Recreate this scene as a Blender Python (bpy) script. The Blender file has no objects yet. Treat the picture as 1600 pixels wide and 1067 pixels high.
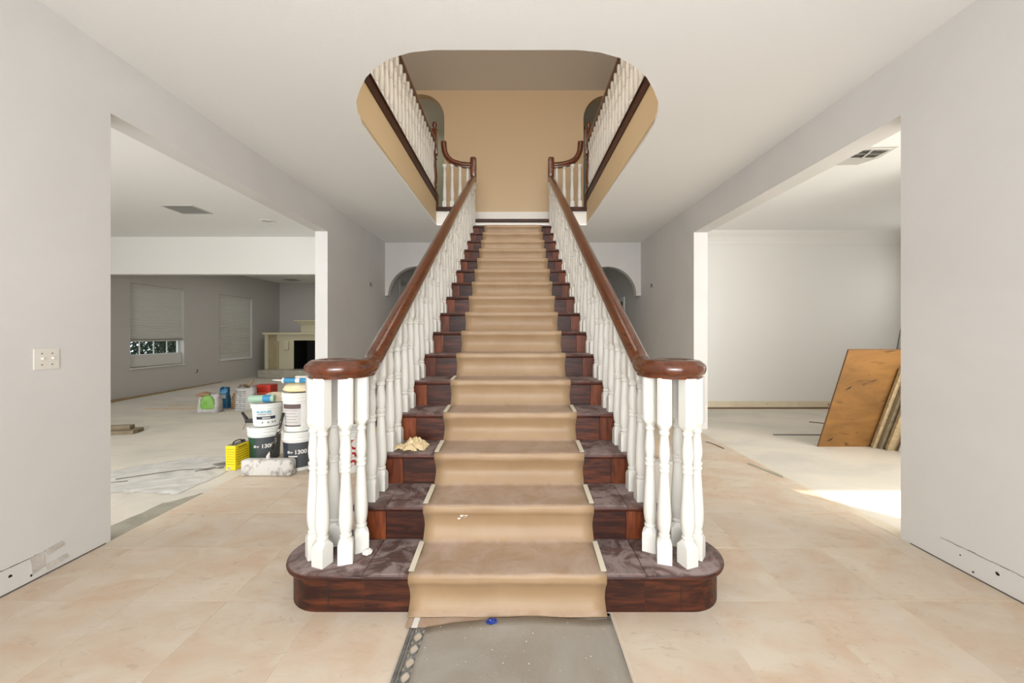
import bpy, bmesh, math, random
from mathutils import Vector, Matrix
from mathutils.geometry import tessellate_polygon
S = bpy.context.scene
C = S.collection
random.seed(7)
PI = math.pi
# ------------------------------------------------------------------ camera, world, lights
cd = bpy.data.cameras.new('camera'); cam = bpy.data.objects.new('camera', cd); C.objects.link(cam)
cam.location = (0, 0, 1.314); cam.rotation_euler = (PI/2, 0, 0)
cd.sensor_width = 36; cd.lens = 13.5; cd.shift_x = -5/1600; cd.shift_y = -12.5/1600; cd.clip_start = 0.05
S.camera = cam
w = bpy.data.worlds.new('world'); S.world = w; w.use_nodes = True
w.node_tree.nodes['Background'].inputs[0].default_value = (0.86, 0.93, 1.0, 1)
w.node_tree.nodes['Background'].inputs[1].default_value = 3.0
S.view_settings.view_transform = 'Standard'; S.view_settings.look = 'None'
S.view_settings.gamma = 1; S.view_settings.use_curve_mapping = False
S.view_settings.exposure = -0.08

def area(name, loc, target, sx, sy, power, col=(1, 1, 1)):
    l = bpy.data.lights.new(name, 'AREA'); l.shape = 'RECTANGLE'; l.size = sx; l.size_y = sy
    l.energy = power; l.color = col
    o = bpy.data.objects.new(name, l); C.objects.link(o); o.location = loc
    o.rotation_euler = (Vector(target)-Vector(loc)).to_track_quat('-Z', 'Y').to_euler()
    return o
sun = bpy.data.lights.new('sun', 'SUN'); sun.energy = 9; sun.angle = math.radians(0.6); sun.color = (1, .93, .82)
so = bpy.data.objects.new('sun', sun); C.objects.link(so)
so.rotation_euler = Vector((-.67, .72, -.545)).to_track_quat('-Z', 'Y').to_euler()
# daylight of the glazed entry behind the photographer, and of front windows, plus added fill lights
area('entry_daylight', (-.05, -6.5, 1.7), (-.05, 3, 1.9), 5.0, 3.0, 400, (1, .995, .985))
area('ceiling_fill', (0, -.9, 1.5), (0, 3.2, 3.1), 1.4, 1.0, 52, (1, 1, 1))  # unseen lamp added behind the camera to brighten the ceiling
area('left_room_aisle_fill', (-5.6, 1.2, 2.1), (2.3, 6.4, 1.9), 1.4, 1.2, 55, (1, .99, .97))  # added light, aimed through the opening to lift the far aisle and arches
area('right_room_aisle_fill', (5.6, 1.2, 2.1), (-2.4, 6.4, 1.9), 1.4, 1.2, 60, (1, .99, .97))  # added counterpart from the right room, brightening the opposite aisle and arches
area('left_room_daylight', (-5.3, -1.4, 1.6), (-5.2, 6, 1.4), 3.4, 2.0, 105, (1, 1, 1))
area('right_room_daylight', (4.4, .5, 1.6), (4.2, 6, 1.5), 3.4, 2.2, 80, (1, .99, .97))
area('right_room_wall_fill', (6.8, 5.35, 1.7), (3, 5.6, 1.5), 2.0, 1.8, 20, (1, .99, .97))  # added light for the back wall; no window in this side wall
area('upstairs_daylight', (-.05, -1.3, 4.7), (-.05, 6, 4.4), 3.4, 1.6, 130, (1, .96, .92))
area('stair_hall_glow', (-.05, 3.2, 5.84), (-.05, 3.2, 0), 1.6, 2.4, 26, (1, .95, .9))
area('upper_passage_fill', (-1.25, 7.9, 5.8), (-1.25, 7.9, 3), 5.0, .6, 14, (1, .98, .92))  # added panel under the passage ceiling to brighten the arches
area('family_room_daylight', (-5.4, 10.0, 2.98), (-5.4, 10.0, 0), 2.5, 2.5, 24, (1, .98, .95))
area('corridor_fill', (-.05, 9.4, 3.05), (-.05, 9.4, 0), 1.0, .6, 3, (1, .98, .95))  # added light under the corridor ceiling, no fitting there

# ------------------------------------------------------------------ materials
def srgb(r, g, b):
    f = lambda c: (c/255/12.92) if c/255 <= .04045 else ((c/255+.055)/1.055)**2.4
    return (f(r), f(g), f(b), 1)
MATS = {}
def mat(name, col, rough=.6, metal=0, col2=None, scale=4, stretch=(1, 1, 1), bump=0, bscale=60, coat=0,
        lo=.35, hi=.65, dust=None, rnd=0, detail=6, spec=.5, coords='Object', rot=(0, 0, 0), dust_scale=9, dust_lo=.35, dust_hi=.75, fleck=None):
    if name in MATS: return MATS[name]
    m = bpy.data.materials.new(name); m.use_nodes = True; nt = m.node_tree; N = nt.nodes; L = nt.links
    P = N['Principled BSDF']
    P.inputs['Base Color'].default_value = col; P.inputs['Roughness'].default_value = rough
    P.inputs['Metallic'].default_value = metal; P.inputs['Coat Weight'].default_value = coat
    P.inputs['Coat Roughness'].default_value = .12; P.inputs['Specular IOR Level'].default_value = spec
    tc = N.new('ShaderNodeTexCoord'); mp = N.new('ShaderNodeMapping'); mp.inputs['Scale'].default_value = stretch
    mp.inputs['Rotation'].default_value = rot
    L.new(tc.outputs[coords], mp.inputs[0]); src = mp.outputs[0]
    if rnd:
        oi = N.new('ShaderNodeObjectInfo'); vm = N.new('ShaderNodeVectorMath'); vm.operation = 'ADD'
        mu = N.new('ShaderNodeMath'); mu.operation = 'MULTIPLY'; mu.inputs[1].default_value = 40
        L.new(oi.outputs['Random'], mu.inputs[0]); L.new(mp.outputs[0], vm.inputs[0]); L.new(mu.outputs[0], vm.inputs[1]); src = vm.outputs[0]
    out = None
    if col2:
        no = N.new('ShaderNodeTexNoise'); no.inputs['Scale'].default_value = scale; no.inputs['Detail'].default_value = detail
        no.inputs['Roughness'].default_value = .62; no.inputs['Distortion'].default_value = .6
        L.new(src, no.inputs['Vector'])
        mr = N.new('ShaderNodeMapRange'); mr.inputs[1].default_value = lo; mr.inputs[2].default_value = hi
        L.new(no.outputs['Fac'], mr.inputs[0])
        mx = N.new('ShaderNodeMix'); mx.data_type = 'RGBA'; mx.inputs[6].default_value = col; mx.inputs[7].default_value = col2
        L.new(mr.outputs[0], mx.inputs[0]); out = mx.outputs[2]
    if rnd:
        hs = N.new('ShaderNodeHueSaturation'); m2 = N.new('ShaderNodeMapRange')
        m2.inputs[3].default_value = 1-rnd; m2.inputs[4].default_value = 1+rnd*.6
        L.new(oi.outputs['Random'], m2.inputs[0]); L.new(m2.outputs[0], hs.inputs['Value'])
        if out: L.new(out, hs.inputs['Color'])
        else: hs.inputs['Color'].default_value = col
        out = hs.outputs[0]
    if fleck:
        n3 = N.new('ShaderNodeTexNoise'); n3.inputs['Scale'].default_value = fleck[1]; n3.inputs['Detail'].default_value = 5; n3.inputs['Distortion'].default_value = 1.0
        L.new(src, n3.inputs['Vector']); r3 = N.new('ShaderNodeMapRange'); r3.inputs[1].default_value = fleck[2]; r3.inputs[2].default_value = fleck[3]; r3.inputs[4].default_value = fleck[4]
        L.new(n3.outputs['Fac'], r3.inputs[0]); m3 = N.new('ShaderNodeMix'); m3.data_type = 'RGBA'; m3.inputs[7].default_value = fleck[0]
        L.new(r3.outputs[0], m3.inputs[0]); L.new(out, m3.inputs[6]) if out else None; out = m3.outputs[2]
    if dust:
        g = N.new('ShaderNodeNewGeometry'); sx = N.new('ShaderNodeSeparateXYZ'); L.new(g.outputs['Normal'], sx.inputs[0])
        n2 = N.new('ShaderNodeTexNoise'); n2.inputs['Scale'].default_value = dust_scale; n2.inputs['Detail'].default_value = 9; n2.inputs['Distortion'].default_value = 1.2
        n2.inputs['Roughness'].default_value = .68
        L.new(g.outputs['Position'], n2.inputs['Vector'])
        r2 = N.new('ShaderNodeMapRange'); r2.inputs[1].default_value = dust_lo; r2.inputs[2].default_value = dust_hi; r2.inputs[3].default_value = .25
        L.new(n2.outputs['Fac'], r2.inputs[0])
        up = N.new('ShaderNodeMapRange'); up.inputs[1].default_value = .55; up.inputs[2].default_value = .95
        L.new(sx.outputs['Z'], up.inputs[0])
        mm = N.new('ShaderNodeMath'); mm.operation = 'MULTIPLY'; L.new(r2.outputs[0], mm.inputs[0]); L.new(up.outputs[0], mm.inputs[1])
        mx2 = N.new('ShaderNodeMix'); mx2.data_type = 'RGBA'; mx2.inputs[7].default_value = dust
        if out: L.new(out, mx2.inputs[6])
        else: mx2.inputs[6].default_value = col
        L.new(mm.outputs[0], mx2.inputs[0]); out = mx2.outputs[2]
        rr = N.new('ShaderNodeMapRange'); rr.inputs[3].default_value = rough; rr.inputs[4].default_value = max(rough, .75)
        L.new(mm.outputs[0], rr.inputs[0]); L.new(rr.outputs[0], P.inputs['Roughness'])
    if out: L.new(out, P.inputs['Base Color'])
    if bump:
        nb = N.new('ShaderNodeTexNoise'); nb.inputs['Scale'].default_value = bscale; nb.inputs['Detail'].default_value = 4
        L.new(src, nb.inputs['Vector']); bp = N.new('ShaderNodeBump'); bp.inputs['Strength'].default_value = bump; bp.inputs['Distance'].default_value = .01
        L.new(nb.outputs['Fac'], bp.inputs['Height']); L.new(bp.outputs[0], P.inputs['Normal'])
    MATS[name] = m; return m

M_wall = mat('wall_paint', srgb(211, 208, 204), .75, col2=srgb(218, 215, 211), scale=.8, bump=.05, bscale=90)
M_wallw = mat('wall_paint_white', srgb(236, 234, 228), .7, bump=.04, bscale=90)
M_fam = mat('family_room_paint', srgb(196, 192, 186), .8, bump=.04, bscale=90)
M_ceil = mat('ceiling_paint', srgb(242, 241, 238), .8, bump=.12, bscale=140)
M_ceil_up = mat('upper_ceiling_paint', srgb(226, 223, 218), .85)
M_tan = mat('tan_wall_paint', srgb(208, 184, 150), .75, bump=.04, bscale=90)
M_green = mat('green_grey_paint', srgb(176, 178, 158), .8)
M_fascia = mat('cream_fascia_paint', srgb(214, 190, 150), .7)
M_tile = mat('travertine_tile', srgb(202, 170, 138), .5, col2=srgb(218, 203, 182), scale=2.6, stretch=(1, 1.9, 1), rot=(0, 0, .6), rnd=.06, lo=.34, hi=.66, detail=9,
             fleck=(srgb(150, 116, 84), 14, .60, .72, .38), dust=srgb(212, 203, 190), dust_scale=1.1, dust_lo=.46, dust_hi=.78, bump=.06, bscale=26)
M_grout = mat('mortar_bed', srgb(212, 196, 172), .9, col2=srgb(220, 208, 188), scale=6, coords='Object', bump=.1, bscale=50)
M_conc = mat('dusty_concrete', srgb(222, 214, 200), .85, col2=srgb(200, 196, 186), scale=1.1, bump=.1, bscale=30, stretch=(1, 1.8, 1), lo=.4, hi=.72)
M_concdark = mat('grey_mortar_strip', srgb(170, 165, 150), .9, col2=srgb(150, 145, 130), scale=5, bump=.3, bscale=40)
WG = dict(col2=srgb(104, 52, 28), scale=3.0, stretch=(1.4, 11, 11), lo=.42, hi=.78)
M_riser = mat('dark_mahogany', srgb(44, 20, 13), .45, rnd=.3, spec=.3, **WG)
M_riser_end = mat('reddish_mahogany', srgb(74, 32, 16), .42, col2=srgb(126, 64, 32), scale=2.4, stretch=(12, 12, 1.8), rnd=.3, spec=.3)
M_tread = mat('dusty_mahogany_tread', srgb(52, 24, 18), .42, rnd=.15, spec=.35, dust=srgb(142, 126, 122), dust_scale=7, dust_lo=.43, dust_hi=.57, **WG)
M_rail = mat('varnished_handrail_wood', srgb(66, 28, 8), .26, col2=srgb(108, 52, 18), scale=2.2, stretch=(9, 1.2, 9), coat=.6, lo=.3, hi=.75)
M_railx = mat('varnished_volute_wood', srgb(70, 30, 12), .26, col2=srgb(118, 58, 24), scale=3, stretch=(3, 6, 12), coat=.6, lo=.3, hi=.75)
M_white = mat('white_gloss_paint', srgb(217, 214, 206), .4, spec=.4)
M_skirt = mat('stair_skirt_paint', srgb(226, 222, 212), .6)
M_pale = mat('pale_riser_paint', srgb(214, 200, 182), .6)
M_kraft = mat('kraft_paper', srgb(161, 134, 102), .5, col2=srgb(149, 121, 90), scale=2, dust=srgb(182, 160, 144), dust_scale=7, dust_lo=.35, dust_hi=.7, bump=.03, bscale=12)
M_tape = mat('masking_tape', srgb(222, 214, 194), .6)
M_mat = mat('grey_mat_cloth', srgb(160, 154, 144), .95, col2=srgb(148, 138, 124), scale=3, bump=.3, bscale=260)
M_rubber = mat('grey_rubber', srgb(120, 120, 116), .6, col2=srgb(84, 84, 82), scale=20)
M_blue = mat('blue_plastic', srgb(20, 50, 130), .35)
M_rag = mat('yellowed_rag', srgb(214, 194, 156), .9, col2=srgb(190, 166, 124), scale=30)
M_paper = mat('white_paper', srgb(228, 224, 216), .8)
M_plastic = mat('white_pail_plastic', srgb(232, 232, 228), .4, col2=srgb(214, 210, 200), scale=8, lo=.55, hi=.75)
M_lab_dark = mat('charcoal_label', srgb(70, 74, 78), .5)
M_lab_green = mat('green_label', srgb(38, 78, 62), .5)
M_lab_brown = mat('brown_label_band', srgb(98, 80, 76), .5)
M_lab_grey = mat('pale_label', srgb(206, 202, 198), .5)
M_lab_navy = mat('navy_label', srgb(36, 46, 62), .5)
M_teal = mat('teal_print', srgb(44, 160, 190), .5)
M_red = mat('red_print', srgb(176, 38, 38), .5)
M_ink = mat('grey_print', srgb(120, 122, 124), .6)
M_black = mat('black_plastic', srgb(28, 27, 26), .5)
M_wire = mat('steel_wire', srgb(150, 150, 150), .35, metal=.9)
M_foam = mat('yellow_foam', srgb(232, 210, 150), .9, col2=srgb(224, 214, 190), scale=12)
M_caulk = mat('blue_tube_print', srgb(52, 132, 176), .4)
M_mint = mat('mint_plastic_roll', srgb(156, 186, 164), .5)
M_beige = mat('beige_cloth', srgb(196, 182, 156), .9)
M_yellow = mat('yellow_tin', srgb(236, 206, 20), .35)
M_yink = mat('olive_print', srgb(150, 132, 20), .5)
M_mop = mat('plaster_caked_sponge', srgb(206, 202, 196), .9, col2=srgb(120, 112, 104), scale=14, bump=.6, bscale=40, lo=.5, hi=.7)
M_pole = mat('splattered_black_pole', srgb(42, 38, 34), .5, col2=srgb(190, 180, 165), scale=26, lo=.56, hi=.62)
M_kb = mat('brown_paper_bag', srgb(172, 140, 104), .8, col2=srgb(140, 110, 80), scale=9, bump=.4, bscale=25)
M_gb = mat('white_grey_bag', srgb(204, 202, 198), .6, col2=srgb(180, 178, 172), scale=10, bump=.4, bscale=25)
M_lime = mat('lime_print', srgb(112, 176, 60), .5, col2=srgb(150, 190, 110), scale=12)
M_bluebag = mat('blue_bag', srgb(40, 112, 160), .5, col2=srgb(120, 170, 196), scale=8, lo=.5, hi=.65)
M_redbox = mat('red_box', srgb(204, 52, 30), .5)
M_ply = mat('weathered_plywood', srgb(146, 103, 50), .6, col2=srgb(90, 62, 30), scale=1.5, stretch=(1, 4, 3), lo=.38, hi=.8, bump=.1, bscale=20, fleck=(srgb(60, 38, 22), 5, .62, .72, .7))
M_plyedge = mat('plywood_edge', srgb(120, 84, 56), .8)
M_pine = mat('bare_pine', srgb(196, 176, 140), .7, col2=srgb(168, 146, 112), scale=3, stretch=(10, 2, 10), rnd=.15)
M_oldwood = mat('weathered_grey_timber', srgb(150, 138, 114), .8, col2=srgb(122, 108, 84), scale=3, stretch=(2, 10, 10), rnd=.15)
M_grey = mat('grey_metal', srgb(120, 118, 114), .5)
M_sheet = mat('crumpled_plastic_sheet', srgb(226, 224, 218), .35, col2=srgb(206, 204, 198), scale=5, bump=.5, bscale=14)
M_printdark = mat('brown_print', srgb(92, 82, 66), .7)
M_cream = mat('cream_mantel_paint', srgb(206, 198, 168), .5)
M_creamd = mat('tan_marble', srgb(176, 162, 128), .35, col2=srgb(160, 146, 112), scale=4)
M_hearth = mat('hearth_stone', srgb(196, 192, 176), .5, col2=srgb(170, 164, 148), scale=4)
M_fire = mat('sooty_firebox', srgb(16, 14, 13), .7)
M_ember = mat('ceramic_log', srgb(66, 46, 34), .8)
M_blind = mat('blind_slat_vinyl', srgb(206, 202, 194), .5)
M_frame = mat('window_vinyl', srgb(214, 212, 206), .4)
M_dark = mat('dark_void', srgb(30, 28, 26), .8)
M_vent = mat('vent_enamel', srgb(200, 197, 190), .5)
M_ventd = mat('duct_shadow_grey', srgb(84, 80, 74), .8)
M_drywall = mat('torn_drywall_paper', srgb(206, 200, 192), .9, col2=srgb(170, 164, 156), scale=12, bump=.4, bscale=30)
M_creambase = mat('bare_drywall_band', srgb(232, 220, 192), .85, col2=srgb(222, 208, 180), scale=5)
M_leaf = mat('dark_foliage', srgb(36, 44, 30), .6, col2=srgb(54, 66, 40), scale=3)
M_bark = mat('bark', srgb(70, 58, 46), .9)
M_lawn = mat('lawn', srgb(84, 104, 56), .95, col2=srgb(60, 84, 40), scale=6)
M_tack = mat('tan_underlay_strip', srgb(176, 150, 108), .9, col2=srgb(150, 126, 88), scale=6)
gm = bpy.data.materials.new('window_glass'); gm.use_nodes = True
gp = gm.node_tree.nodes['Principled BSDF']; gp.inputs['Transmission Weight'].default_value = 1; gp.inputs['Roughness'].default_value = 0; gp.inputs['IOR'].default_value = 1.01
gp.inputs['Base Color'].default_value = (.9, .95, .93, 1)
sm = bpy.data.materials.new('thin_poly_film'); sm.use_nodes = True
M_glass = gm

# ------------------------------------------------------------------ mesh helpers
def link(name, me, m=None, parent=None, smooth=False):
    o = bpy.data.objects.new(name, me); C.objects.link(o)
    if m and not me.materials: me.materials.append(m)
    if parent: o.parent = parent
    if smooth: me.polygons.foreach_set('use_smooth', [True]*len(me.polygons))
    return o
def obj(name, bm, m=None, parent=None, smooth=False, angle=None, recalc=True):
    if recalc: bmesh.ops.recalc_face_normals(bm, faces=bm.faces[:])
    me = bpy.data.meshes.new(name); bm.to_mesh(me); bm.free()
    o = link(name, me, m, parent, smooth or angle is not None)
    if angle is not None: me.set_sharp_from_angle(angle=math.radians(angle))
    return o
def tag(o, label=None, cat=None, group=None, kind=None):
    if label: o['label'] = label
    if cat: o['category'] = cat
    if group: o['group'] = group
    if kind: o['kind'] = kind
    return o
def thing(name, label, cat, loc=(0, 0, 0), rz=0, group=None):
    o = bpy.data.objects.new(name, None); C.objects.link(o); o.location = loc; o.rotation_euler = (0, 0, rz)
    return tag(o, label, cat, group)
def ab(bm, x0, x1, y0, y1, z0, z1, bev=0):
    r = bmesh.ops.create_cube(bm, size=1)
    for v in r['verts']:
        v.co = Vector(((x0+x1)/2+v.co.x*(x1-x0), (y0+y1)/2+v.co.y*(y1-y0), (z0+z1)/2+v.co.z*(z1-z0)))
    if bev:
        es = list({e for v in r['verts'] for e in v.link_edges})
        bmesh.ops.bevel(bm, geom=es, offset=bev, segments=2, affect='EDGES', profile=.5)
def box(name, x0, x1, y0, y1, z0, z1, m, parent=None, bev=0):
    bm = bmesh.new(); ab(bm, x0, x1, y0, y1, z0, z1, bev); return obj(name, bm, m, parent)
def prism(bm, loops, f, a, b):
    """loops: outer + holes as 2D points; f(u,v,t)->3D; extruded t from a to b"""
    pts = [[Vector((p[0], p[1], 0)) for p in l] for l in loops]
    tris = tessellate_polygon(pts); flat = [p for l in pts for p in l]
    va = [bm.verts.new(f(p.x, p.y, a)) for p in flat]; vb = [bm.verts.new(f(p.x, p.y, b)) for p in flat]
    for t in tris:
        try: bm.faces.new([va[i] for i in t]); bm.faces.new([vb[i] for i in reversed(t)])
        except ValueError: pass
    k = 0
    for l in pts:
        n = len(l)
        for i in range(n):
            j = (i+1) % n
            bm.faces.new([va[k+i], va[k+j], vb[k+j], vb[k+i]])
        k += n
FXY = lambda u, v, t: (u, v, t)
FXZ = lambda u, v, t: (u, t, v)
FYZ = lambda u, v, t: (t, u, v)
def slab(name, loops, f, a, b, m, parent=None):
    bm = bmesh.new(); prism(bm, loops, f, a, b); return obj(name, bm, m, parent)
def lathe(bm, prof, seg=16, cx=0, cy=0, cap=True):
    rings = []
    for r, z in prof:
        rings.append([bm.verts.new((cx+r*math.cos(2*PI*k/seg), cy+r*math.sin(2*PI*k/seg), z)) for k in range(seg)])
    for a, b in zip(rings, rings[1:]):
        for k in range(seg): bm.faces.new([a[k], a[(k+1) % seg], b[(k+1) % seg], b[k]])
    if cap: bm.faces.new(list(reversed(rings[0]))); bm.faces.new(rings[-1])
def tube(bm, pts, r, seg=8, r2=None):
    pts = [Vector(p) for p in pts]; n = len(pts); rings = []
    t0 = (pts[1]-pts[0]).normalized(); up = Vector((0, 0, 1)) if abs(t0.z) < .9 else Vector((1, 0, 0))
    u = t0.cross(up).normalized()
    for i, p in enumerate(pts):
        t = ((pts[min(i+1, n-1)]-pts[max(i-1, 0)])).normalized()
        u = (u-t*u.dot(t)).normalized(); v = t.cross(u)
        rr = r if r2 is None else r+(r2-r)*i/(n-1)
        rings.append([bm.verts.new(p+u*rr*math.cos(2*PI*k/seg)+v*rr*math.sin(2*PI*k/seg)) for k in range(seg)])
    for a, b in zip(rings, rings[1:]):
        for k in range(seg): bm.faces.new([a[k], a[(k+1) % seg], b[(k+1) % seg], b[k]])
    bm.faces.new(list(reversed(rings[0]))); bm.faces.new(rings[-1])
def sweep(bm, pts, prof, rake=0):
    """vertical section profile (u sideways, v up) carried along pts"""
    pts = [Vector(p) for p in pts]; n = len(pts); rings = []
    for i, p in enumerate(pts):
        t = pts[min(i+1, n-1)]-pts[max(i-1, 0)]; h = Vector((t.x, t.y, 0)).normalized(); s = Vector((h.y, -h.x, 0)); q = 1+rake*min(1, abs(t.z)/(Vector((t.x, t.y)).length*.65+1e-6))
        rings.append([bm.verts.new(p+s*u+Vector((0, 0, v*q))) for u, v in prof])
    k = len(prof)
    for a, b in zip(rings, rings[1:]):
        for j in range(k): bm.faces.new([a[j], a[(j+1) % k], b[(j+1) % k], b[j]])
    bm.faces.new(list(reversed(rings[0]))); bm.faces.new(rings[-1])
def smoothpath(pts, sub=6):
    P = [Vector(p) for p in pts]; out = []
    for i in range(len(P)-1):
        a = P[max(i-1, 0)]; b = P[i]; c = P[i+1]; d = P[min(i+2, len(P)-1)]
        for k in range(sub):
            t = k/sub
            out.append(.5*((2*b)+(-a+c)*t+(2*a-5*b+4*c-d)*t*t+(-a+3*b-3*c+d)*t**3))
    out.append(P[-1]); return out
def text_mesh(txt, size, spacing=1.0, bold=0.0):
    cu = bpy.data.curves.new('lettering', 'FONT'); cu.body = txt; cu.size = size; cu.align_x = 'CENTER'; cu.align_y = 'CENTER'
    cu.extrude = .0006; cu.offset = bold; cu.space_character = spacing
    o = bpy.data.objects.new('lettering', cu); C.objects.link(o)
    dg = bpy.context.evaluated_depsgraph_get(); me = bpy.data.meshes.new_from_object(o.evaluated_get(dg))
    bpy.data.objects.remove(o); return me
def text_on_pail(parent, txt, size, ang, z, R, m, bold=.0, roll=0):
    me = text_mesh(txt, size, 1.0, bold); me.materials.clear()
    for v in me.vertices:
        x, y, d = v.co; x, y = x*math.cos(roll)-y*math.sin(roll), x*math.sin(roll)+y*math.cos(roll)
        a = ang+x/R; rr = R(z+y) if callable(R) else R
        v.co = ((rr+.0016+d)*math.cos(a), (rr+.0016+d)*math.sin(a), z+y)
    return link('lettering', me, m, parent)

# ================================================================== SETTING
H = 3.10; FZ = -.008; XC = -.05
XL, XR = -2.56, 2.47
# floor slab + tiles
fl = box('floor', -8.2, 7.0, -1.8, 13.3, -.2, FZ, M_conc); tag(fl, kind='structure')
bm = bmesh.new(); ab(bm, XL-.01, XR+.0, -1.6, 7.7, FZ, -.0012); obj('mortar_bed', bm, M_grout, fl)
xs = [.925+.467*k for k in range(-8, 4)]
for dx in xs:
    for j in range(-7, 13):
        y0 = 1.886+.467*(j-1); x0 = dx
        a0, a1 = max(x0+.0012, XL+.002), min(x0+.467-.0012, XR-.002)
        if a1-a0 < .02: continue
        b0, b1 = max(y0+.0018, -1.58), min(y0+.467-.0018, 7.69)
        if b1-b0 < .02: continue
        if a0 > -.7 and a1 < .62 and b0 > 2.2 and b1 < 6.2: continue   # nothing laid under the stair
        bm = bmesh.new(); dz = random.uniform(-.0007, .0004)
        ab(bm, a0, a1, b0, b1, -.004, dz, .0006)
        obj('tile', bm, M_tile, fl)
# ragged grey mortar strips where the side rooms meet the tile
def ragged(name, pts, z0, z1, m, parent, jit=.01, n=8):
    out = []
    for i in range(len(pts)):
        a = Vector(pts[i]); b = Vector(pts[(i+1) % len(pts)])
        for k in range(n):
            p = a.lerp(b, k/n); out.append((p.x+random.uniform(-jit, jit), p.y+random.uniform(-jit, jit)))
    return slab(name, [out], FXY, z0, z1, m, parent)
ragged('mortar_strip', [(-2.575, 2.33), (-2.575, 3.18), (-2.73, 2.98), (-2.80, 2.36)], FZ-.001, -.004, M_concdark, fl, .012)
ragged('mortar_strip', [(2.49, 2.3), (2.60, 2.32), (2.50, 3.3), (2.47, 3.9), (2.465, 3.0)], FZ-.001, -.0015, M_grout, fl, .014)
ragged('mortar_strip', [(2.44, 3.5), (2.47, 3.56), (2.36, 3.9), (2.34, 3.85)], -.002, .0035, M_concdark, fl, .01, 4)
ragged('underlay_strip', [(-7.98, 7.3), (-7.72, 7.3), (-7.86, 9.6), (-7.98, 10.5)], FZ-.001, .004, M_tack, fl, .02)

# hall walls
def notch(y0, y1, z, ya, yb, extra=None):
    p = [(ya, 0), (y0, 0), (y0, z), (y1, z), (y1, 0)]
    if extra: p += [(extra[0], 0), (extra[0], extra[2]), (extra[1], extra[2]), (extra[1], 0)]
    return p+[(yb, 0), (yb, H+.02), (ya, H+.02)]
wl = slab('wall_left', [notch(2.43, 5.24, 2.715, -1.6, 11.0, (8.55, 9.5, 2.45))], FYZ, XL-.17, XL, M_wall); tag(wl, kind='structure'); wl.location.z = FZ
wr = slab('wall_right', [notch(2.46, 5.31, 2.72, -1.6, 11.0, (8.75, 9.6, 2.05))], FYZ, XR, XR+.19, M_wall); tag(wr, kind='structure'); wr.location.z = FZ
# arched wall at the hall's end
def arc(cx, cz, r, a0, a1, n=24): return [(cx+r*math.cos(a0+(a1-a0)*k/n), cz+r*math.sin(a0+(a1-a0)*k/n)) for k in range(n+1)]
p = [(XL, H), (XL, 2.06)]+arc(-1.925, 2.06, .575, PI, 0)+[(-1.35, 0), (1.24, 0)]+arc(1.812, 2.06, .572, PI, 0)+[(XR, 2.06), (XR, H)]
wb = slab('wall_back', [p], FXZ, 7.55, 7.70, M_wall); tag(wb, kind='structure')
w2 = box('wall_corridor_back', XL-.17, XR+.19, 11.0, 11.12, FZ, H, M_wall); tag(w2, kind='structure')
# casings of the corridor doorways
d1 = box('doorway_dark', XR+.10, XR+.14, 8.75, 9.6, 0, 2.05, M_dark); tag(d1, kind='structure')  # dark panel painting the unlit room beyond the doorway
bm = bmesh.new(); ab(bm, XR-.02, XR, 8.66, 8.75, 0, 2.05); ab(bm, XR-.02, XR, 8.66, 9.69, 2.05, 2.14); ab(bm, XR-.02, XR, 9.6, 9.69, 0, 2.05)
obj('door_casing', bm, M_wallw, d1)
d2 = box('door_2', XL-.14, XL-.10, 8.55, 9.5, 0, 2.45, M_wallw); tag(d2, kind='structure')
bm = bmesh.new(); ab(bm, XL-.17, XL+.015, 8.5, 8.55, 0, 2.45); ab(bm, XL-.16, XL+.015, 8.5, 9.55, 2.45, 2.5)
obj('door_casing', bm, M_fam, d2)

# ceiling with the stair opening
HX = -.062; hw_ = 1.238
half = [(0, 2.42), (.45, 2.42), (.60, 2.44), (.74, 2.49), (.87, 2.575), (.98, 2.68), (1.08, 2.82), (1.17, 2.97), (1.225, 3.14), (1.255, 3.32), (1.262, 3.6), (1.250, 4.6), (hw_, 6.34)]
hole = [(HX+x, y) for x, y in half[1:]]+[(HX-x, y) for x, y in reversed(half[1:])]
# widen the curve a touch where the photograph shows the opening flare
ce = slab('ceiling', [[(XL-.02, -1.6), (XR+.02, -1.6), (XR+.02, 11.1), (XL-.02, 11.1)], hole], FXY, H, H+.03, M_ceil); tag(ce, kind='structure'); ce.location.z = FZ*0
c2 = box('ceiling_left', -8.2, XL-.02, -1.6, 7.2, H, H+.03, M_ceil); tag(c2, kind='structure')
c3 = box('ceiling_family_room', -8.2, -2.7, 7.2, 13.2, 3.02, 3.05, M_ceil); tag(c3, kind='structure')
c4 = box('ceiling_right', XR+.02, 7.0, .2, 6.95, H, H+.03, M_ceil); tag(c4, kind='structure')
# left room and family room
wf = slab('wall_left_room_back', [[(-8.0, FZ), (-7.9, FZ), (-7.9, 2.41), (-3.5, 2.41), (-3.5, FZ), (XL-.17, FZ), (XL-.17, H), (-8.0, H)]], FXZ, 7.1, 7.25, M_wallw); tag(wf, kind='structure')
win = [(7.98, 9.28), (10.37, 11.68)]
hl = [[(a, .565), (b, .565), (b, 2.37), (a, 2.37)] for a, b in win]
wfl = slab('wall_far_left', [[(-1.6, FZ), (13.2, FZ), (13.2, H), (-1.6, H)]]+hl, FYZ, -8.16, -8.0, M_fam); tag(wfl, kind='structure')
wfb = box('wall_family_room_back', -8.0, -2.73, 13.04, 13.2, FZ, 3.03, M_fam); tag(wfb, kind='structure')
wfr = box('wall_family_room_right', -2.9, -2.73, 7.25, 13.04, FZ, 3.03, M_fam); tag(wfr, kind='structure')
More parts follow.
